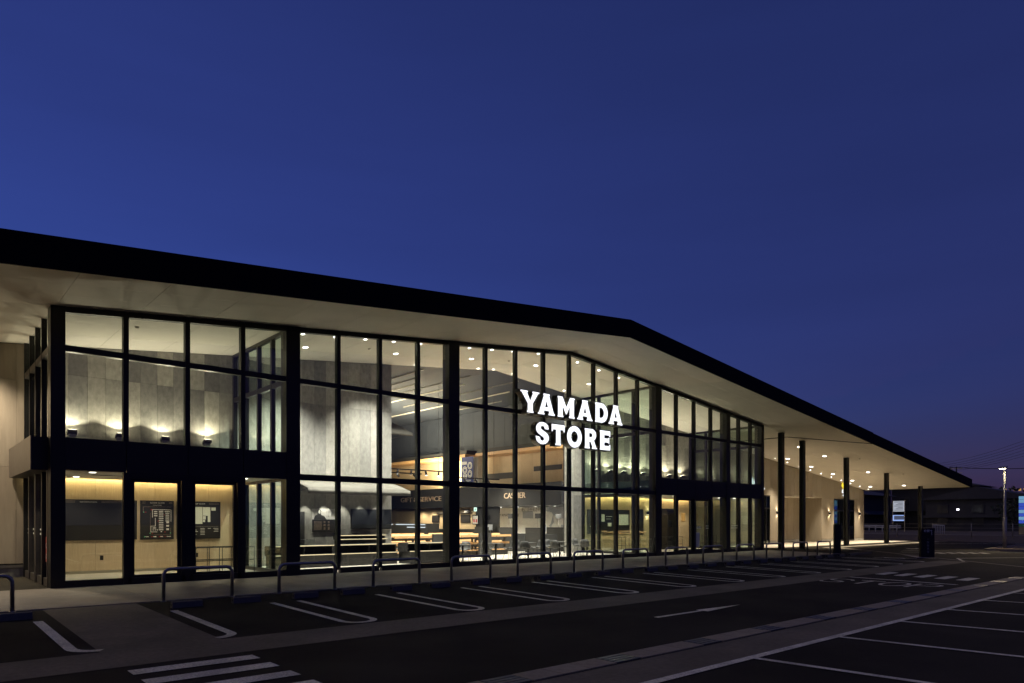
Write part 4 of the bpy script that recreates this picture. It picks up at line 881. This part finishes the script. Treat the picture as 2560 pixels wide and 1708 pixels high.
for i in range(7):
    y = 6.0 + 1.6 * i; downlight(25.4, y, 2.578, .05, 150, 'small downlight over the cash desks, %s from the end of the wood wall' % NTH[i], 'cash desk downlights', cone=125, lens='lens_small')
def cashdesk(x, y, lab, h=1.0):
    t = thing('cash_desk', (x, y, 0), lab, 'cash desk', 'cash desks'); box('counter', 'charcoal', t, x, x + 1.0, y, y + 1.5, 0, h, .01); box('screen_panel', 'charcoal', t, x - .06, x - .005, y + .1, y + 1.4, 0, h + .35); box('monitor', 'pale_grey', t, x + .3, x + .36, y + .2, y + .6, h + .15, h + .5); box('monitor_stand', 'steel_dark', t, x + .32, x + .36, y + .36, y + .42, h, h + .15)
    bm = bmesh.new(); bm_tube(bm, [(x + .6, y + 1.1, h), (x + .6, y + 1.1, h + .85)], .02, 8); obj('sign_pole', bm, 'steel_dark', t); box('number_sign', 'charcoal', t, x + .57, x + .62, y + .9, y + 1.3, h + .85, h + 1.12)
for i, (x, y) in enumerate(((22.6, 5.6), (22.9, 8.2), (23.2, 10.8), (25.0, 6.4))): cashdesk(x, y, ['charcoal cash desk nearest the end of the wood wall', 'charcoal cash desk below the CASHIER letters', 'charcoal cash desk beside the exit sign', 'charcoal cash desk in the second row by the mural'][i])
ex_ = thing('exit_sign', (XW + 1, 12.6, 2.3), 'small white and green lit exit sign on the charcoal partition', 'exit sign'); q0, q1 = onx(1184.6, 1269, XW - .1), onx(1191.5, 1278.6, XW - .1); box('panel', 'exit_lit', ex_, XW - .1, XW - .08, q1.y, q0.y, q1.z, q0.z); box('symbol', 'print_green', ex_, XW - .103, XW - .1005, (q0.y + q1.y) / 2 - .05, (q0.y + q1.y) / 2 + .05, q1.z + .06, q0.z - .06)
pq0, pq1 = onx(1181, 1288, XW + .4), onx(1196, 1312, XW + .4); ps = thing('framed_poster', (XW + .4, pq0.y, pq1.z), 'framed poster with two red dots below the exit sign', 'poster'); box('frame', 'black_metal', ps, XW + .4, XW + .43, pq1.y, pq0.y, pq1.z, pq0.z); box('paper', 'plaster', ps, XW + .39, XW + .399, pq1.y + .05, pq0.y - .05, pq1.z + .05, pq0.z - .05)
for k in (.3, .7): yq = pq1.y + (pq0.y - pq1.y) * k; box('dot_print', 'print_red', ps, XW + .386, XW + .389, yq - .06, yq + .06, pq0.z - .45, pq0.z - .25)
tag(box('partition_wall', 'charcoal_board', None, XW + .45, XW + .55, 10.9, 13.1, 0, 2.57), 'charcoal partition wall behind the exit sign', 'partition')
# track lights
def track(x0, x1, y, z, heads, lab, tilt=0.):
    t = thing('track_light', ((x0 + x1) / 2, y, z), lab, 'track light', 'suspended track lights'); box('track', 'black_metal', t, x0, x1, y - .03, y + .03, z - .03, z + .03)
    for x in (x0 + .4, x1 - .4): bm = bmesh.new(); bm_tube(bm, [(x, y, z), (x, y, zr(x) - .02)], .008, 6); obj('rod', bm, 'black_metal', t)
    for i, x in enumerate(heads):
        a = .5 * math.sin(i * 2.1 + x); d = Vector((a * .5 + tilt, .35 * math.cos(i * 1.7), -1)).normalized(); p = Vector((x, y, z - .12)); bm = bmesh.new(); bm_tube(bm, [p - d * .1, p + d * .13], .055, 10); h = obj('spot_head', bm, 'black_metal', t)
        bm = bmesh.new(); bm_tube(bm, [p + d * .1305, p + d * .134], .045, 10); obj('lens', bm, 'lens', h)
        lamp('SPOT', t, p + d * .16, 85, (1, .88, .70), spot_size=R(95), spot_blend=.7, shadow_soft_size=.05, aim=d)
za = ony(1050, 1176, 9).z
track(12.5, 18.6, 9, za, [13.2, 14.1, 14.8, 15.7, 16.5, 17.4, 18.2], 'long suspended black track with spot heads before the first part of the wood wall')
track(18.9, 22.8, 9.5, ony(1240, 1199, 9.5).z, [19.4, 20.3, 21.1, 22.0], 'suspended black track with spot heads before the CASHIER fascia', .9); track(13.5, 19.5, 12.5, za + .1, [14, 15.3, 16.6, 17.9, 19.], 'suspended black track with spot heads deeper in the hall', 1.3); track(13.5, 20, 16.5, za + .25, [14.5, 16, 17.5, 19.], 'suspended black track with spot heads before the GIFT & SERVICE fascia', 1.6)
# tables and shell chairs by the glass
def make_chair():
    t = thing('shell_chair', (0, 0, 0), '', 'chair', 'shell chairs by the window tables')
    bm = bmesh.new(); prof = [(.24, .46), (.10, .435), (-.08, .43), (-.18, .46), (-.235, .56), (-.26, .68), (-.275, .82)]; n = 8; rows = []
    for k, (u, z) in enumerate(prof):
        w = (.21, .235, .24, .24, .235, .215, .16)[k]; row = []
        for i in range(n + 1):
            v = -1 + 2 * i / n; dz = .06 * v * v if k < 4 else 0; du = .10 * v * v if k >= 3 else 0
            row.append(bm.verts.new((u + du, v * w, z + dz)))
        rows.append(row)
    for a, b in zip(rows, rows[1:]):
        for i in range(n): f = bm.faces.new((a[i], a[i + 1], b[i + 1], b[i])); f.smooth = True
    o = obj('seat_shell', bm, 'chair_shell', t); md = o.modifiers.new('s', 'SOLIDIFY'); md.thickness = .014
    for sx in (-1, 1):
        for sy in (-1, 1): bm = bmesh.new(); bm_tube(bm, [(.04 + sx * .10, sy * .13, .425), (.02 + sx * .22, sy * .23, 0)], .009, 6); obj('leg', bm, 'black_metal', t)
    return t
ch0 = make_chair()
def make_table():
    t = thing('cafe_table', (0, 0, 0), '', 'table', 'small cafe tables by the window')
    bm = bmesh.new(); bm_tube(bm, [(0, 0, .70), (0, 0, .73)], .36, 28); obj('table_top', bm, 'table_top', t); bm = bmesh.new(); bm_tube(bm, [(0, 0, .012), (0, 0, .70)], .04, 12); obj('column', bm, 'black_metal', t); bm = bmesh.new(); bm_tube(bm, [(0, 0, 0), (0, 0, .012)], .24, 20); obj('base', bm, 'black_metal', t); return t
tb0 = make_table()
tabs = [(16.65, 2.5), (18.40, 2.3), (20.48, 2.35), (22.45, 2.4), (14.6, 2.2)]
tl_ = ['round dark cafe table second from the display counter', 'round dark cafe table third from the display counter', 'round dark cafe table fourth from the display counter', 'round dark cafe table nearest the right lobby glass', 'round dark cafe table beside the end of the display counter']
for i, (x, y) in enumerate(tabs):
    o = tb0 if i == 0 else copy_tree(tb0, (x, y, 0)); o.location = (x, y, 0); o['label'] = tl_[i]
chs = [(16.65, 3.1, -90), (16.0, 2.3, 10), (17.3, 2.3, 170), (18.40, 2.95, -95), (19.2, 2.5, 175), (17.75, 1.8, 40), (20.48, 3.0, -88), (21.2, 2.6, 160), (19.85, 2.0, 20), (22.45, 3.05, -90), (21.9, 2.0, 30), (13.9, 1.9, 15), (15.1, 2.7, -140)]
for i, (x, y, a) in enumerate(chs):
    o = ch0 if i == 0 else copy_tree(ch0, (x, y, 0)); o.location = (x, y, 0); o.rotation_euler = (0, 0, R(a)); o['label'] = 'grey shell chair ' + ['behind the second table from the display counter', 'before the second table, on its counter side', 'before the second table, on its lobby side', 'behind the third table from the display counter', 'on the lobby side of the third table', 'by the glass near the third table', 'behind the fourth table from the display counter', 'on the lobby side of the fourth table', 'by the glass near the fourth table', 'behind the table next to the right lobby', 'by the glass near the table next to the right lobby', 'beside the end of the display counter', 'behind the table beside the display counter'][i]

# ================================================================== COLUMNS, BOLLARDS, STOPS
for i, x in enumerate((37.26, 39.99, 46.48, 53.61, 60.8)):
    t = thing('canopy_column', (x, 0, 0), 'slim black steel canopy column, %s from the glazed corner of the building' % NTH[i], 'column', 'canopy columns')
    bm = bmesh.new(); w = .14; z0 = -.02
    pr_ = [(-w, -w), (w, -w), (w, -w + .03), (-w + .11, -w + .03)]  # rolled section: two flanges and a web
    bm_box(bm, x - w, x + w, -w, -w + .035, z0, zr(x) - .02); bm_box(bm, x - w, x + w, w - .035, w, z0, zr(x) - .02); bm_box(bm, x - .05, x + .05, -w + .035, w - .035, z0, zr(x) - .02)
    obj('shaft', bm, 'black_metal', t); box('base_plate', 'black_metal', t, x - .2, x + .2, -.2, .2, -.01, .012)
AH = .70
def make_arch(w=1.47):
    t = thing('arch_bollard', (0, 0, 0), 'stainless steel arch bollard on the kerb between bay and shop front', 'bollard', 'arch bollards along the kerb')
    r = .14; pts = [(0, 0, -.05), (0, 0, AH - r)] + [(r - r * math.cos(R(a)), 0, AH - r + r * math.sin(R(a))) for a in range(15, 91, 15)] + [(w - r + r * math.sin(R(a)), 0, AH - r + r * math.cos(R(a))) for a in range(0, 91, 15)] + [(w, 0, -.05)]
    bm = bmesh.new(); bm_tube(bm, pts, .038, 14); obj('hoop', bm, 'steel_dark', t)
    for x in (0, w): bm = bmesh.new(); bm_tube(bm, [(x, 0, -.01), (x, 0, .015)], .06, 14); obj('collar', bm, 'steel_dark', t)
    return t
ar = make_arch(); ay = KY - .06
arch_x = [1.32 + PT * k for k in range(13)] + [-2.84]
for i, x in enumerate(arch_x):
    o = ar if i == 0 else copy_tree(ar, (x, ay, zg(ay))); o.location = (x, ay, zg(ay))
    o['label'] = 'steel arch bollard on the kerb, %s past the grey crossing path towards the canopy' % NTH[i] if x > 0 else 'steel arch bollard on the kerb on the eaves wall side of the crossing path'
def make_stop():
    t = thing('wheel_stop', (0, 0, 0), 'grey moulded wheel stop at the head of a parking bay', 'wheel stop', 'wheel stops of the parking bays')
    bm = bmesh.new(); L = .59; pts = [(0, -.075, 0), (0, .075, 0), (0, .062, .115), (0, .045, .13), (0, -.045, .13), (0, -.062, .115)]
    bm_prism(bm, pts, (L, 0, 0)); obj('block', bm, 'rubber_grey', t)
    for x in (-.002, L + .002): bm = bmesh.new(); bm_tube(bm, [(x - .002, 0, .065), (x + .002, 0, .065)], .028, 10); obj('end_hole', bm, 'hole', t)
    return t
st = make_stop(); sy = -5.62; first = True; n_ = -1
for x in [a + PT * k for k in range(13) for a in (1.16, 2.39)] + [-1.78, -3.0]:
    o = st if first else copy_tree(st, (x, sy, zg(sy) - .004)); n_ = n_ + 1; o['label'] = 'grey wheel stop, %s past the crossing path towards the canopy' % NTH[n_] if x > 0 else ('grey wheel stop next to the crossing path on the eaves wall side' if x > -2 else 'grey wheel stop second from the crossing path on the eaves wall side'); first = False; o.location = (x, sy + random.uniform(-.02, .02), zg(sy) - .004); o.rotation_euler = (math.atan(.017), 0, random.uniform(-.012, .012))
tag(box('kerb_block', 'rubber_grey', None, 34.4, 37.0, -5.35, -5.2, -.1, .03, .01), 'long low grey kerb block at the end of the bay row', 'kerb block')

# ---- pylon signs
def pylon(px, py, top, w, d, lab, arrow):
    p = ong(px, py); z1 = ony(px, top, p.y).z; t = thing('pylon_sign', (p.x, p.y, zg(p.y)), lab, 'sign')
    rt = Vector((.78, -.62, 0)); nrm = Vector((-.62, -.78, 0)); bm = bmesh.new(); c = Vector((p.x, p.y, zg(p.y) - .05))
    q = [c - rt * w / 2, c + rt * w / 2, c + rt * w / 2 - nrm * d, c - rt * w / 2 - nrm * d]; bm_hexa(bm, [tuple(v) for v in q] + [tuple(v + Vector((0, 0, z1 - c.z))) for v in q]); obj('slab', bm, 'pylon', t, .006)
    f = c + nrm * .004
    if arrow:
        zt = z1 - .14
        def bar(a, b, wd):
            a = Vector(a); b = Vector(b); u = (b - a).normalized(); s = Vector((-u.y, u.x)) * wd / 2; pts = [a + s, b + s, b - s, a - s]
            link('arrow_print', place(curve_mesh([[tuple(v) for v in pts]], .001), (f.x, f.y, zt), rt, (0, 0, 1)), 'print_white', t)
        for a, b in (((-.21, 0), (.0, 0)), ((-.21, 0), (-.14, .06)), ((-.21, 0), (-.14, -.06)), ((-.06, .07), (.06, -.07)), ((-.06, -.07), (.06, .07)), ((.02, .0), (.12, .0)), ((.12, .0), (.18, .04)), ((.18, .04), (.2, -.22)), ((.14, .02), (.22, .02))): bar(a, b, .03)
        for i, chs_ in enumerate('一般駐車場'): text('sign_text', chs_, .13, (f.x, f.y, zt - .47 - .16 * i), rt, (0, 0, 1), 'pale_grey', t, .001)
    else:
        text('sign_text', 'R', .28, (f.x, f.y, z1 - .42), rt, (0, 0, 1), 'charcoal_board', t, .001)
pylon(2095, 1384, 1311.5, .34, .18, 'slim black pylon sign beside the canopy column at the bay end', False); pylon(2320, 1393, 1320.5, .70, .2, 'wide black pylon sign with white arrows and vertical lettering', True)
# ---- lettering on the canopy wall
e0 = thing('wall_emblem', (57.6, YB, 4.1), 'yellow branching emblem over small white lit letters on the canopy wall', 'sign')
for a, b, c_, r_ in ((-.2, .0, .10, .07), (.0, .05, .14, .08), (-.12, .25, .12, .06), (.1, .3, .12, .06), (-.02, .45, .1, .05), (.02, -.15, .12, .08), (.2, .1, .1, .05)):
    link('emblem_leaf', place(curve_mesh([arc(a, b, r_, c_, 0, 340, 14)], .02), (57.6, YB - .05, 4.75), (1, 0, 0), (0, 0, 1)), 'emblem_yellow', e0)
text('lit_letters', 'CEL', .42, (57.75, YB - .05, 4.12), (1, 0, 0), (0, 0, 1), 'text_lit', e0, .02); text('lit_letters', 'mix', .22, (57.75, YB - .05, 3.86), (1, 0, 0), (0, 0, 1), 'text_lit', e0, .02)
e1 = thing('wall_lettering', (43.2, YB, 4.2), 'white lit Japanese lettering high on the wall behind the right lobby corner', 'sign'); text('lit_letters', '山幸庵', .62, (43.3, YB - .05, 4.28), (1, 0, 0), (0, 0, 1), 'text_lit', e1, .02); text('lit_letters', 'ヤマ', .4, (44.0, YB - .05, 3.85), (1, 0, 0), (0, 0, 1), 'text_lit', e1, .02)

# ================================================================== BACKGROUND
def lamp_post(p, h, lab, double=False, lit=True, grp=None):
    t = thing('lamp_post', p, lab, 'street lamp', grp); bm = bmesh.new(); bm_tube(bm, [p, p + Vector((0, 0, h * .41))], .115, 16); obj('base_pole', bm, 'pole_grey', t); bm = bmesh.new(); bm_tube(bm, [p + Vector((0, 0, h * .41)), p + Vector((0, 0, h * .42)), p + Vector((0, 0, h))], [.115, .08, .065], 16); obj('pole', bm, 'pole_grey', t)
    bm = bmesh.new(); bm_tube(bm, [p, p + Vector((0, 0, .06))], .17, 16); obj('base_plate', bm, 'pole_grey', t); box('crossarm', 'pole_grey', t, p.x - .3, p.x + .3, p.y - .04, p.y + .04, p.z + h - .03, p.z + h + .04)
    for s in ((-1, 1) if double else (-1,)):
        cx_ = p + Vector((-.15 + (.25 if s > 0 else 0), .35 * s if double else .05, h + .3)); bm = bmesh.new(); bm_hexa(bm, [tuple(cx_ + Vector(q)) for q in ((-.22, -.2, -.12), (.2, -.2, -.02), (.2, .2, -.02), (-.22, .2, -.12), (-.24, -.2, -.04), (.2, -.2, .08), (.2, .2, .08), (-.24, .2, -.04))]); hd = obj('head', bm, 'pole_grey', t)
        bm = bmesh.new(); bm_hexa(bm, [tuple(cx_ + Vector(q)) for q in ((-.19, -.17, -.135), (.17, -.17, -.05), (.17, .17, -.05), (-.19, .17, -.135), (-.19, -.17, -.118), (.17, -.17, -.026), (.17, .17, -.026), (-.19, .17, -.118))]); obj('lens', bm, 'street_lens' if lit else 'window_lit', hd)
        if lit: lamp('SPOT', t, tuple(cx_ + Vector((-.25, 0, -.17))), 260, (1, .78, .46), spot_size=R(98), spot_blend=.5, shadow_soft_size=.15, aim=(-.85, -.5, -1))
lp = ong(2512, 1373); lamp_post(Vector((lp.x, lp.y, zg(lp.y))), 5.05, 'tall grey lamp post with a glowing floodlight head on the island')
q = ony(2363, 1350, 14); lamp_post(Vector((q.x, 14, 0)), ony(2363, 1226, 14).z - .3, 'slender grey lamp post with two dim heads behind the canopy', True, False)
# guardrails
def guard(x0, x1, y0, z, n, lab):
    p0, p1 = Vector((x0[0], x0[1], z)), Vector((x1[0], x1[1], z)); t = thing('guardrail', p0, lab, 'guardrail'); d = (p1 - p0)
    for k in range(2):
        bm = bmesh.new(); s = Vector((-d.y, d.x, 0)).normalized() * .04; a, b = p0 + Vector((0, 0, .62 - .2 * k)), p1 + Vector((0, 0, .62 - .2 * k))
        bm_hexa(bm, [tuple(v) for v in (a - s, b - s, b + s, a + s)] + [tuple(v + Vector((0, 0, .14))) for v in (a - s, b - s, b + s, a + s)]); obj('beam', bm, 'rail_blue', t)
    for i in range(n):
        p = p0 + d * ((i + .5) / n); bm = bmesh.new(); bm_tube(bm, [p + Vector((0, 0, -.4)), p + Vector((0, 0, .7))], .06, 8); obj('post', bm, 'rail_blue', t)
a = ony(2150, 1322, 16); guard((a.x, 16), (ony(2252, 1322, 8).x, 8), 0, .5, 6, 'pale two beam guardrail seen below the canopy end'); guard((88, -5), (96, -17), 0, .35, 5, 'pale two beam guardrail beyond the island')
# small white barrier fence
fq = [ony(2332, 1345, 6), ony(2361, 1345, 2)]
fb = thing('barrier_fence', (fq[0].x, 6, .2), 'short white vertical bar fence beside the wide pylon sign', 'fence')
f0 = Vector((fq[0].x, 6, 0)); f1 = Vector((fq[1].x, 2, 0)); zt, zb = 1.29, .28
for z in (zt, zb): bm = bmesh.new(); bm_tube(bm, [f0 + Vector((0, 0, z)), f1 + Vector((0, 0, z))], .045, 8); obj('rail', bm, 'rail_blue', fb)
for i in range(8): p = f0.lerp(f1, i / 7); bm = bmesh.new(); bm_tube(bm, [p + Vector((0, 0, 0)), p + Vector((0, 0, zt))], .03, 6); obj('bar', bm, 'rail_blue', fb)
# wire mesh fence posts along the bank
wf = thing('wire_fence', (66, 0, .3), 'dark wire fence on the earth bank behind the canopy', 'fence')
for i in range(16): y = 22 - 3 * i; bm = bmesh.new(); bm_tube(bm, [(67, y, .2), (67, y, 1.5)], .03, 6); obj('post', bm, 'steel_dark', wf)
for z in (.5, .8, 1.1, 1.45): bm = bmesh.new(); bm_tube(bm, [(67, 22, z), (67, -23, z)], .012, 5); obj('wire', bm, 'steel_dark', wf)
# houses
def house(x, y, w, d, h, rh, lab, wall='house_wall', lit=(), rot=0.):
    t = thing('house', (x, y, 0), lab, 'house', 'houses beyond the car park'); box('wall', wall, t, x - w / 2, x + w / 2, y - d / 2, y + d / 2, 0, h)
    bm = bmesh.new(); e = .7; bm_prism(bm, [(x - w / 2 - e, y - d / 2 - e, h), (x - w / 2 - e, y + d / 2 + e, h), (x - w / 2 - e, y, h + rh)], (w + 2 * e, 0, 0)); obj('roof', bm, 'house_roof', t)
    bm = bmesh.new(); bm_prism(bm, [(x - w / 2 - .5, y - d / 2 - .9, h * .5), (x - w / 2 - .5, y - d / 2, h * .5 + .5), (x - w / 2 - .5, y - d / 2, h * .5)], (w + 1, 0, 0)); obj('porch_roof', bm, 'house_roof', t)
    bm = bmesh.new(); bm_box(bm, x - w / 2 - .9, x - w / 2, y - d / 2 - .3, y + d / 2 + .3, h * .48, h * .55); obj('balcony', bm, wall, t)
    for i, zz in enumerate((1.0, h * .6)):
        for k in range(3):
            yy = y - d / 2 + d * (k + .5) / 3; o = box('window', 'house_roof', t, x - w / 2 - .06, x - w / 2 - .005, yy - .7, yy + .7, zz, zz + 1.2); box('pane', 'window_dim' if (i, k) in lit else 'screen_black', o, x - w / 2 - .075, x - w / 2 - .061, yy - .6, yy + .6, zz + .08, zz + 1.12)
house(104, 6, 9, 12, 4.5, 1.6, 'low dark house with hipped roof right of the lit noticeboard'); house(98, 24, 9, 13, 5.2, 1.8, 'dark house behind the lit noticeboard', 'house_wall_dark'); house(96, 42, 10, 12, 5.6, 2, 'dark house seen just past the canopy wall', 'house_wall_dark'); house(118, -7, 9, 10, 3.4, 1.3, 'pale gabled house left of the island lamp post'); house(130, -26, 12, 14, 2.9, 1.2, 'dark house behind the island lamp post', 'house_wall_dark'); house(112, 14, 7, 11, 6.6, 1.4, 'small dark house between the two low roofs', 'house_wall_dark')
ap = thing('apartment_block', (150, 62, 0), 'dark apartment block with a few dim yellow windows beyond the canopy wall', 'building'); box('wall', 'far_concrete', ap, 150, 165, 40, 92, 0, 13)
for i in range(14):
    for k in range(2):
        y = 46 + 3.2 * i; box('window', 'window_dim' if (i * 7 + k * 3) % 4 == 0 else 'screen_black', ap, 149.93, 149.995, y, y + 1.6, 8.2 + 3 * k, 9.5 + 3 * k)
# distant block with lit galleries on the hill
gb = thing('gallery_block', (300, -62, 0), 'long distant apartment block with rows of orange gallery lights on the hill', 'building')
c0 = Vector((300, -37, 0)); c1 = Vector((300, -115, 0)); box('wall', 'far_concrete', gb, 300, 318, -115, -37, 0, 23.3)
zt = [ony(2500, yy, 0).z * 0 for yy in (1229,)]
def farz(py, x=299.5): return onx(2500, py, x).z
y_a, y_b, y_c = onx(2466, 1230, 299.5).y, onx(2496, 1230, 299.5).y, onx(2560, 1230, 299.5).y
for r_, py in enumerate((1228.5, 1234.5, 1239)):
    n = 11
    for i in range(n): y = y_a + (y_b - y_a) * (i + .3) / n; box('gallery_lamp', 'window_lit', gb, 299.2, 299.6, y - .28, y + .28, farz(py) - .45 + .2 * (i % 2), farz(py) + .4)
for i in range(26):
    y = y_b + (y_c - y_b - 30) * (i + .5) / 26; z = farz(1226 - .06 * i); box('gallery_lamp', 'window_lit', gb, 299.2, 299.6, y - .35, y + .35, z - .4, z + .4) if i % 5 != 2 else None
# lit noticeboard (two panels) and the blue LED sign
nb = thing('noticeboard_sign', (74, 12, 0), 'lit white notice panel above a blue outlined panel on a dark frame', 'sign'); n0 = onx(2233, 1253, 86); n1 = onx(2260, 1279, 86); n2 = onx(2233, 1288, 86); n3 = onx(2260, 1302.5, 86)
box('upper_panel', 'sign_white', nb, 86, 86.1, n1.y, n0.y, n1.z, n0.z); box('lower_panel', 'sign_dim', nb, 86, 86.1, n3.y, n2.y, n3.z, n2.z)
bm = bmesh.new(); w = .09
for a, b, c_, d in ((n3.y, n2.y, n3.z, n3.z + w * 1.6), (n3.y, n2.y, n2.z - w, n2.z), (n2.y - w, n2.y, n3.z, n2.z)): bm_box(bm, 85.9, 85.99, a, b, c_, d)
obj('outline_tube', bm, 'sign_blue', nb); bm = bmesh.new()
for k in range(7): bm_box(bm, 85.96, 85.995, n1.y + .12, n0.y - .12 - .2 * (k % 3), n1.z + .15 + .16 * k, n1.z + .2 + .16 * k)
obj('printed_rows', bm, 'charcoal', nb)
for y in (n1.y - .08, n0.y + .02): box('frame_post', 'steel_dark', nb, 86.02, 86.1, y, y + .06, 0, n0.z + .1)
le = thing('led_sign', (75, -17, 0), 'tall blue glowing sign behind leaves at the road', 'sign'); l0 = onx(2547, 1241, 76); l1 = onx(2572, 1318, 76)
for i in range(9):
    za_, zb_ = l0.z + (l1.z - l0.z) * i / 9, l0.z + (l1.z - l0.z) * (i + 1) / 9; box('sign_cell', ['led_cyan', 'led_cyan', 'led_blue', 'led_blue', 'led_cyan', 'led_blue', 'led_cyan', 'led_blue', 'print_green'][i], le, 76, 76.2, l1.y, l0.y, zb_ + .03, za_)
box('frame', 'steel_dark', le, 76.21, 76.4, l1.y, l0.y + .05, 0, l0.z)
tag(box('yard_lamp', 'star_white', None, 95, 95.15, onx(2394, 1274, 95).y - .12, onx(2394, 1274, 95).y + .12, onx(2394, 1274, 95).z - .1, onx(2394, 1274, 95).z + .1), 'single bright white yard lamp among the dark houses', 'lamp')
# trees
def tree(x, y, h, r, lab, seed, n=420, trunk=True, leaf=.5):
    rnd = random.Random(seed); t = thing('tree', (x, y, 0), lab, 'tree', 'dark trees beyond the car park')
    bm = bmesh.new(); bm_tube(bm, [(x, y, 0), (x + .1, y, h * .4), (x - .1, y + .1, h * .75)], [.22, .16, .07], 8)
    for k in range(5): a = k * 1.3; bm_tube(bm, [(x, y, h * (.35 + .06 * k)), (x + math.cos(a) * r * .6, y + math.sin(a) * r * .6, h * (.6 + .06 * k))], [.08, .03], 6)
    obj('trunk', bm, 'bark', t); bm = bmesh.new(); cl = [(Vector((rnd.uniform(-1, 1), rnd.uniform(-1, 1), rnd.uniform(-.8, 1))) * .62, rnd.uniform(.25, .5)) for _ in range(16)]
    for _ in range(n):
        c, cr = rnd.choice(cl); d = Vector((rnd.gauss(0, 1), rnd.gauss(0, 1), rnd.gauss(0, 1))).normalized() * cr * rnd.uniform(.5, 1.05); p = Vector((x, y, h * .68)) + Vector(((c.x + d.x) * r, (c.y + d.y) * r, (c.z + d.z) * h * .36))
        u = Vector((rnd.gauss(0, 1), rnd.gauss(0, 1), rnd.gauss(0, 1))).normalized(); w_ = u.orthogonal().normalized(); v_ = u.cross(w_); s = leaf * rnd.uniform(.5, 1.1)
        bm.faces.new([bm.verts.new(p + w_ * s), bm.verts.new(p + v_ * s * .55), bm.verts.new(p - w_ * s), bm.verts.new(p - v_ * s * .55)])
    obj('crown', bm, 'leaf', t)
for i, (px, py, xx, r, lab) in enumerate(((2440, 1228, 150, 7, 'dark rounded tree right of the canopy tip'), (2466, 1216, 160, 8, 'taller dark tree on the skyline right of the canopy tip'), (2425, 1236, 158, 6, 'low dark tree just under the canopy tip'), (2540, 1245, 112, 6, 'dark tree in front of the distant lit block'), (2505, 1252, 118, 6, 'dark tree behind the island lamp post'), (2558, 1252, 82, 2.6, 'leafy dark tree partly covering the blue sign'), (2380, 1244, 160, 6, 'dark tree behind the dim double lamp'), (2290, 1255, 135, 6, 'dark tree behind the lit noticeboard'))):
    p = onx(px, py, xx); tree(p.x, p.y, max(4., p.z), r, lab, i, 900, leaf=.5 if xx > 100 else .22)
# far wooded ridge
bm = bmesh.new(); rnd = random.Random(3); pts = []
for i in range(60): y = -330 + 14 * i; pts.append((520, y, 9 + 7 * math.sin(i * .31) + 4 * math.sin(i * .83 + 1) + rnd.uniform(-1, 1)))
lo = [bm.verts.new((p[0] - 90, p[1], -1)) for p in pts]; md_ = [bm.verts.new((p[0] - 40, p[1], p[2] * .6)) for p in pts]; hi = [bm.verts.new(p) for p in pts]
for i in range(59): bm.faces.new((lo[i], lo[i + 1], md_[i + 1], md_[i])); bm.faces.new((md_[i], md_[i + 1], hi[i + 1], hi[i]))
tag(obj('hills', bm, 'leaf'), 'low dark wooded ridge on the horizon', 'hills', kind='structure')
# utility poles and wires
def upole(x, y, h, lab):
    t = thing('utility_pole', (x, y, 0), lab, 'utility pole', 'utility poles'); bm = bmesh.new(); bm_tube(bm, [(x, y, 0), (x, y, h)], [.17, .11], 10); obj('pole', bm, 'house_wall_dark', t)
    for z in (h - .4, h - 1.2): box('crossarm', 'steel_dark', t, x - .05, x + .05, y - .9, y + .9, z, z + .09)
    for k in (-.8, 0, .8): bm = bmesh.new(); bm_tube(bm, [(x, y + k, h - .31), (x, y + k, h - .12)], .05, 8); obj('insulator', bm, 'pale_grey', t)
p = onx(2391, 1167, 140); upole(140, p.y, p.z, 'utility pole rising behind the canopy tip'); p2 = onx(2375, 1168, 150); upole(150, p2.y, p2.z, 'utility pole carrying the high wires behind the canopy tip')
def wire(a, b, sag, lab, grp, r=.03):
    a, b = Vector(a), Vector(b); pts = [a.lerp(b, i / 14) - Vector((0, 0, sag * 4 * (i / 14) * (1 - i / 14))) for i in range(15)]; bm = bmesh.new(); bm_tube(bm, pts, r, 5); tag(obj('overhead_wire', bm, 'wire'), lab, 'wire', grp)
wire(onx(2375, 1168, 140), onx(2620, 1169, 140), .25, 'thick overhead cable running level behind the lamp post', None, .06)
for i, (ya, yb) in enumerate(((1158, 1086), (1163, 1095), (1167, 1103), (1170, 1113), (1172, 1122), (1174, 1130))): wire(onx(2290, ya + 6, 150), onx(2620, yb - 8, 110), 1.0, 'thin overhead wire sloping up across the dusk sky, %s from the top' % NTH[i], 'overhead wires', .022)
